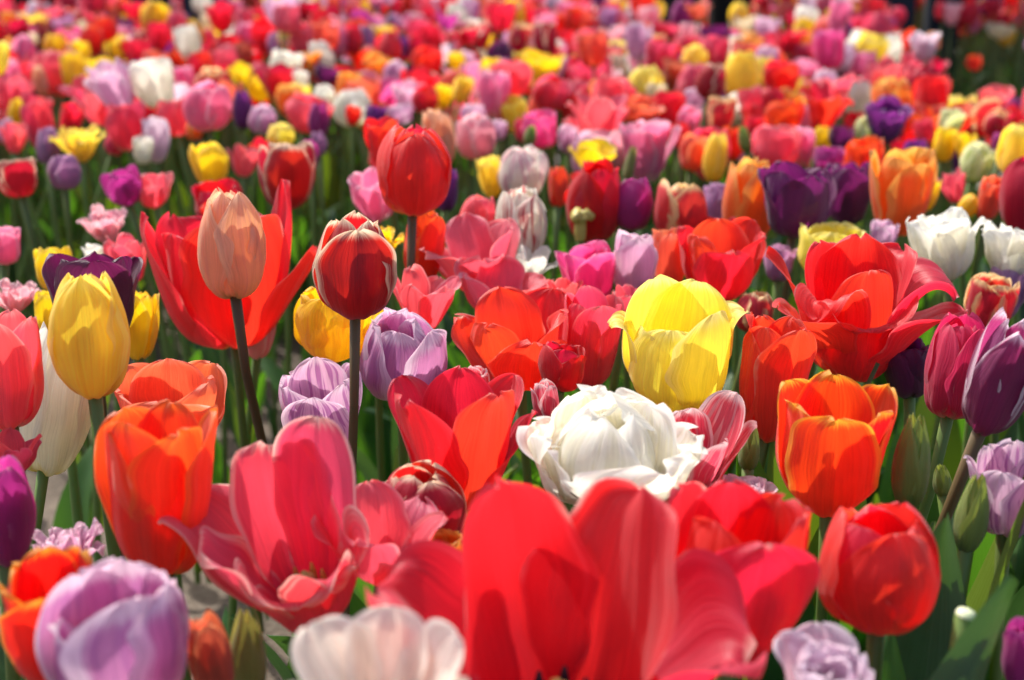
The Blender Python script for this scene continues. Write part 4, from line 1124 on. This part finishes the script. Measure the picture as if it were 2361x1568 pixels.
la = mesh_obj('lawn', new_mesh('lawn', lw, [[0, 1, 2, 3]], mats=[plain_mat('lawn_grass', '#2e4a1e', '#5a7a34', .9, 30)])); la['kind'] = 'structure'

# seed head and cut stem
G0 = unproj(1338, 518, plane_depth(1338, 518, .30 * .97))
sp_ = bpy.data.objects.new('tulip_seed_head', None); C.objects.link(sp_); sp_.location = (G0[0], G0[1], 0)
a_ = tube(bez(np.zeros(3), np.array([0, 0, .2]), np.array([.004, 0, .35]), np.array([0, 0, G0[2] - .012]), 8), .0038, 8)
mesh_obj('stem', new_mesh('stem', *a_), sp_, M_STEM)
kn_ = []
zz = np.array([0, .006, .014, .02, .023, .026]); rr_ = np.array([.005, .0062, .0062, .006, .0105, .008])
kn_.append((*tube(np.stack([zz * 0, zz * 0, zz + G0[2] - .016], -1), rr_, 10), None))
for i in range(3):
    a = i * 2.094
    c_, s_ = math.cos(a), math.sin(a)
    kn_.append((*tube([(0, 0, G0[2] + .008), (.006 * c_, .006 * s_, G0[2] + .011), (.013 * c_, .013 * s_, G0[2] + .007)], [.005, .006, .004], 8), None))
kk = merge([(v, f, u, np.zeros(len(v))) for v, f, u, _ in kn_])
mesh_obj('pistil', new_mesh('pistil', *kk), sp_, M_PISTIL)
sp_['category'] = 'seed head'; sp_['label'] = 'bare green stalk with a straw-coloured knob, petals fallen, below the crimson tulip in the centre'

C0 = unproj(2226, 1420, plane_depth(2226, 1420, .30 * .97))
cs = bpy.data.objects.new('cut_stem', None); C.objects.link(cs); cs.location = (C0[0] - .01, C0[1], 0)
mesh_obj('stem', new_mesh('stem', *tube(bez(np.zeros(3), np.array([0, 0, .15]), np.array([.006, 0, .3]), np.array([.01, 0, C0[2]]), 8), .0046, 10)), cs, M_STEM)
mesh_obj('cut_face', new_mesh('cut_face', *tube([(.01, 0, C0[2] + .0005), (.0103, 0, C0[2] + .0022)], [.0046, .0040], 10)), cs, M_CUT)
cs['category'] = 'stem'; cs['label'] = 'short cut flower stem with a whitish flat top at lower right'


# ------------------------------------------------------------------ walkers behind the bed, only their legs in the picture
def skin(name, pts, edges, radii, mat, parent):
    me = bpy.data.meshes.new(name)
    me.from_pydata(pts, edges, [])
    o = bpy.data.objects.new(name, me); C.objects.link(o); o.parent = parent
    me.materials.append(mat)
    m1 = o.modifiers.new('skin', 'SKIN'); m1.use_smooth_shade = True
    for i, r_ in enumerate(radii):
        me.skin_vertices[0].data[i].radius = (r_, r_) if not isinstance(r_, tuple) else r_
    me.skin_vertices[0].data[0].use_root = True
    m2 = o.modifiers.new('round', 'SUBSURF'); m2.levels = m2.render_levels = 2
    return o


M_SKIN = plain_mat('skin', '#c89678', '#d8a888', .55, 20)
M_HAIR = plain_mat('hair_brown', '#2c1e14', '#4a3424', .6, 80)
M_SHOE = plain_mat('shoe_dark', '#141416', '#2c2c30', .6)


def walker(x, y, rz, trousers, jacket, label, stride=.12):
    e = bpy.data.objects.new('person', None); C.objects.link(e); e.location = (x, y, 0); e.rotation_euler = (0, 0, rz)
    s = stride
    P0 = [(0, 0, .95), (0, 0, 1.15), (0, 0, 1.38), (0, 0, 1.52), (0, -.01, 1.60), (0, -.01, 1.72),
          (-.10, 0, .90), (-.11, -s * .6, .50), (-.11, -s, .09), (.10, 0, .90), (.11, s * .3, .50), (.11, s * 1.2, .10),
          (-.20, 0, 1.42), (-.26, .04, 1.14), (-.26, -.06, .90), (-.26, -.10, .80), (.20, 0, 1.42), (.26, -.02, 1.14), (.26, -.10, .90), (.26, -.13, .80),
          (0, -.105, 1.645), (-.11, -s - .13, .05), (.11, s * 1.2 - .13, .05)]
    E0 = [(0, 1), (1, 2), (2, 3), (3, 4), (4, 5), (0, 6), (6, 7), (7, 8), (0, 9), (9, 10), (10, 11), (2, 12), (12, 13), (13, 14), (14, 15), (2, 16), (16, 17), (17, 18), (18, 19), (4, 20), (8, 21), (11, 22)]
    R0 = [(.15, .11), (.14, .10), (.16, .11), .055, .085, .085, .085, .055, .038, .085, .055, .038, .06, .042, .03, .032, .06, .042, .03, .032, .014, .03, .03]
    skin('body', P0, E0, R0, M_SKIN, e)
    skin('trousers', [(0, 0, .99), (-.10, 0, .88), (-.11, -s * .6, .50), (-.11, -s, .12), (.10, 0, .88), (.11, s * .3, .50), (.11, s * 1.2, .13)],
         [(0, 1), (1, 2), (2, 3), (0, 4), (4, 5), (5, 6)], [(.17, .125), .108, .075, .056, .108, .075, .056], trousers, e)
    skin('jacket', [(0, 0, .95), (0, 0, 1.15), (0, 0, 1.40), (0, 0, 1.47), (-.20, 0, 1.42), (-.26, .04, 1.14), (-.26, -.06, .91), (.20, 0, 1.42), (.26, -.02, 1.14), (.26, -.10, .91)],
         [(0, 1), (1, 2), (2, 3), (2, 4), (4, 5), (5, 6), (2, 7), (7, 8), (8, 9)], [(.18, .14), (.165, .125), (.18, .13), .09, .075, .058, .046, .075, .058, .046], jacket, e)
    for sx_, sy_ in ((-.11, -s), (.11, s * 1.2)):
        skin('shoe', [(sx_, sy_ + .05, .05), (sx_, sy_ - .06, .05), (sx_, sy_ - .17, .035)], [(0, 1), (1, 2)], [.05, .05, .035], M_SHOE, e)
    skin('hair', [(0, .03, 1.62), (0, .015, 1.73), (0, -.05, 1.775)], [(0, 1), (1, 2)], [.075, .095, .05], M_HAIR, e)
    e['category'] = 'person'; e['label'] = label
    return e


M_BLACK = plain_mat('cloth_black', '#08080a', '#131316', .9)
M_NAVY = plain_mat('cloth_navy', '#0c1624', '#18263a', .9)
M_DENIM = plain_mat('cloth_denim', '#141d2c', '#24324a', .9)

walker(*WALKERS[0], .4, M_BLACK, M_NAVY, 'person in black trousers standing in the aisle behind the bed, top right of centre', .05)
walker(*WALKERS[1], .2, M_NAVY, M_BLACK, 'person in navy trousers standing at the end of the green gap, top right', .05)
walker(*WALKERS[2], -.5, M_DENIM, M_BLACK, 'person in dark denim trousers behind the bed at the top left', .04)
walker(*WALKERS[3], .3, M_BLACK, M_DENIM, 'person in black trousers at the top left corner', .05)

# ------------------------------------------------------------------ labels for the tulips without one of their own
FW = {'egg': 'closed', 'cup': 'cupped', 'cup2': 'cupped', 'lily': 'pointed', 'open': 'open', 'goblet': 'wide-open', 'double': 'double', 'frill': 'frilled', 'shut': 'closed', 'curl': 'curled', 'bud': 'bud'}
GEN = {'red': 'red', 'scarlet': 'scarlet', 'crimson': 'crimson', 'redwhite': 'red', 'redcream': 'red'}


def dirs(dx, dy):
    return ('right of' if dx > 0 else 'left of') if abs(dx) > abs(dy) else ('below' if dy > 0 else 'above')


anchors = [t for t in TULIPS if t['short']]
used = set(t['label'] for t in TULIPS if t['label'])
ORD = ('nearest', 'second nearest', 'third nearest', 'fourth nearest', 'fifth nearest')
for t in TULIPS:
    if t['label']:
        continue
    word = PAL[t['col']][1]
    noun = 'tulip bud' if t['form'] == 'bud' else FW[t['form']] + ' tulip'
    same = [o for o in TULIPS if PAL[o['col']][1] == word and FW[o['form']] == FW[t['form']]]
    best = None
    for a in sorted(anchors, key=lambda a: math.hypot(a['c'][0] - t['c'][0], a['c'][1] - t['c'][1]))[:40]:
        dx, dy = t['c'][0] - a['c'][0], t['c'][1] - a['c'][1]
        d = dirs(dx, dy)
        dist = math.hypot(dx, dy)
        rank = sum(1 for o in same if o is not t and o is not a and dirs(o['c'][0] - a['c'][0], o['c'][1] - a['c'][1]) == d
                   and math.hypot(o['c'][0] - a['c'][0], o['c'][1] - a['c'][1]) < dist + 1e-6)
        if rank > 4:
            continue
        lab = f"{word} {noun} {ORD[rank] + ' ' if rank else 'next '}{d} {a['short']}" if rank == 0 else f"{word} {noun}, {ORD[rank]} {d} {a['short']}"
        if lab in used or len(lab.replace('-', ' ').split()) > 16:
            continue
        sc = rank * 400 + dist
        if best is None or sc < best[0]:
            best = (sc, lab)
    t['label'] = best[1] if best else f"{word} {noun} in the crowd of blooms at the back"
    used.add(t['label'])
for t in TULIPS:
    t['o']['label'] = t['label']
print('TULIPS', len(TULIPS), 'mass', sum(len(v) for v in mass.values()))
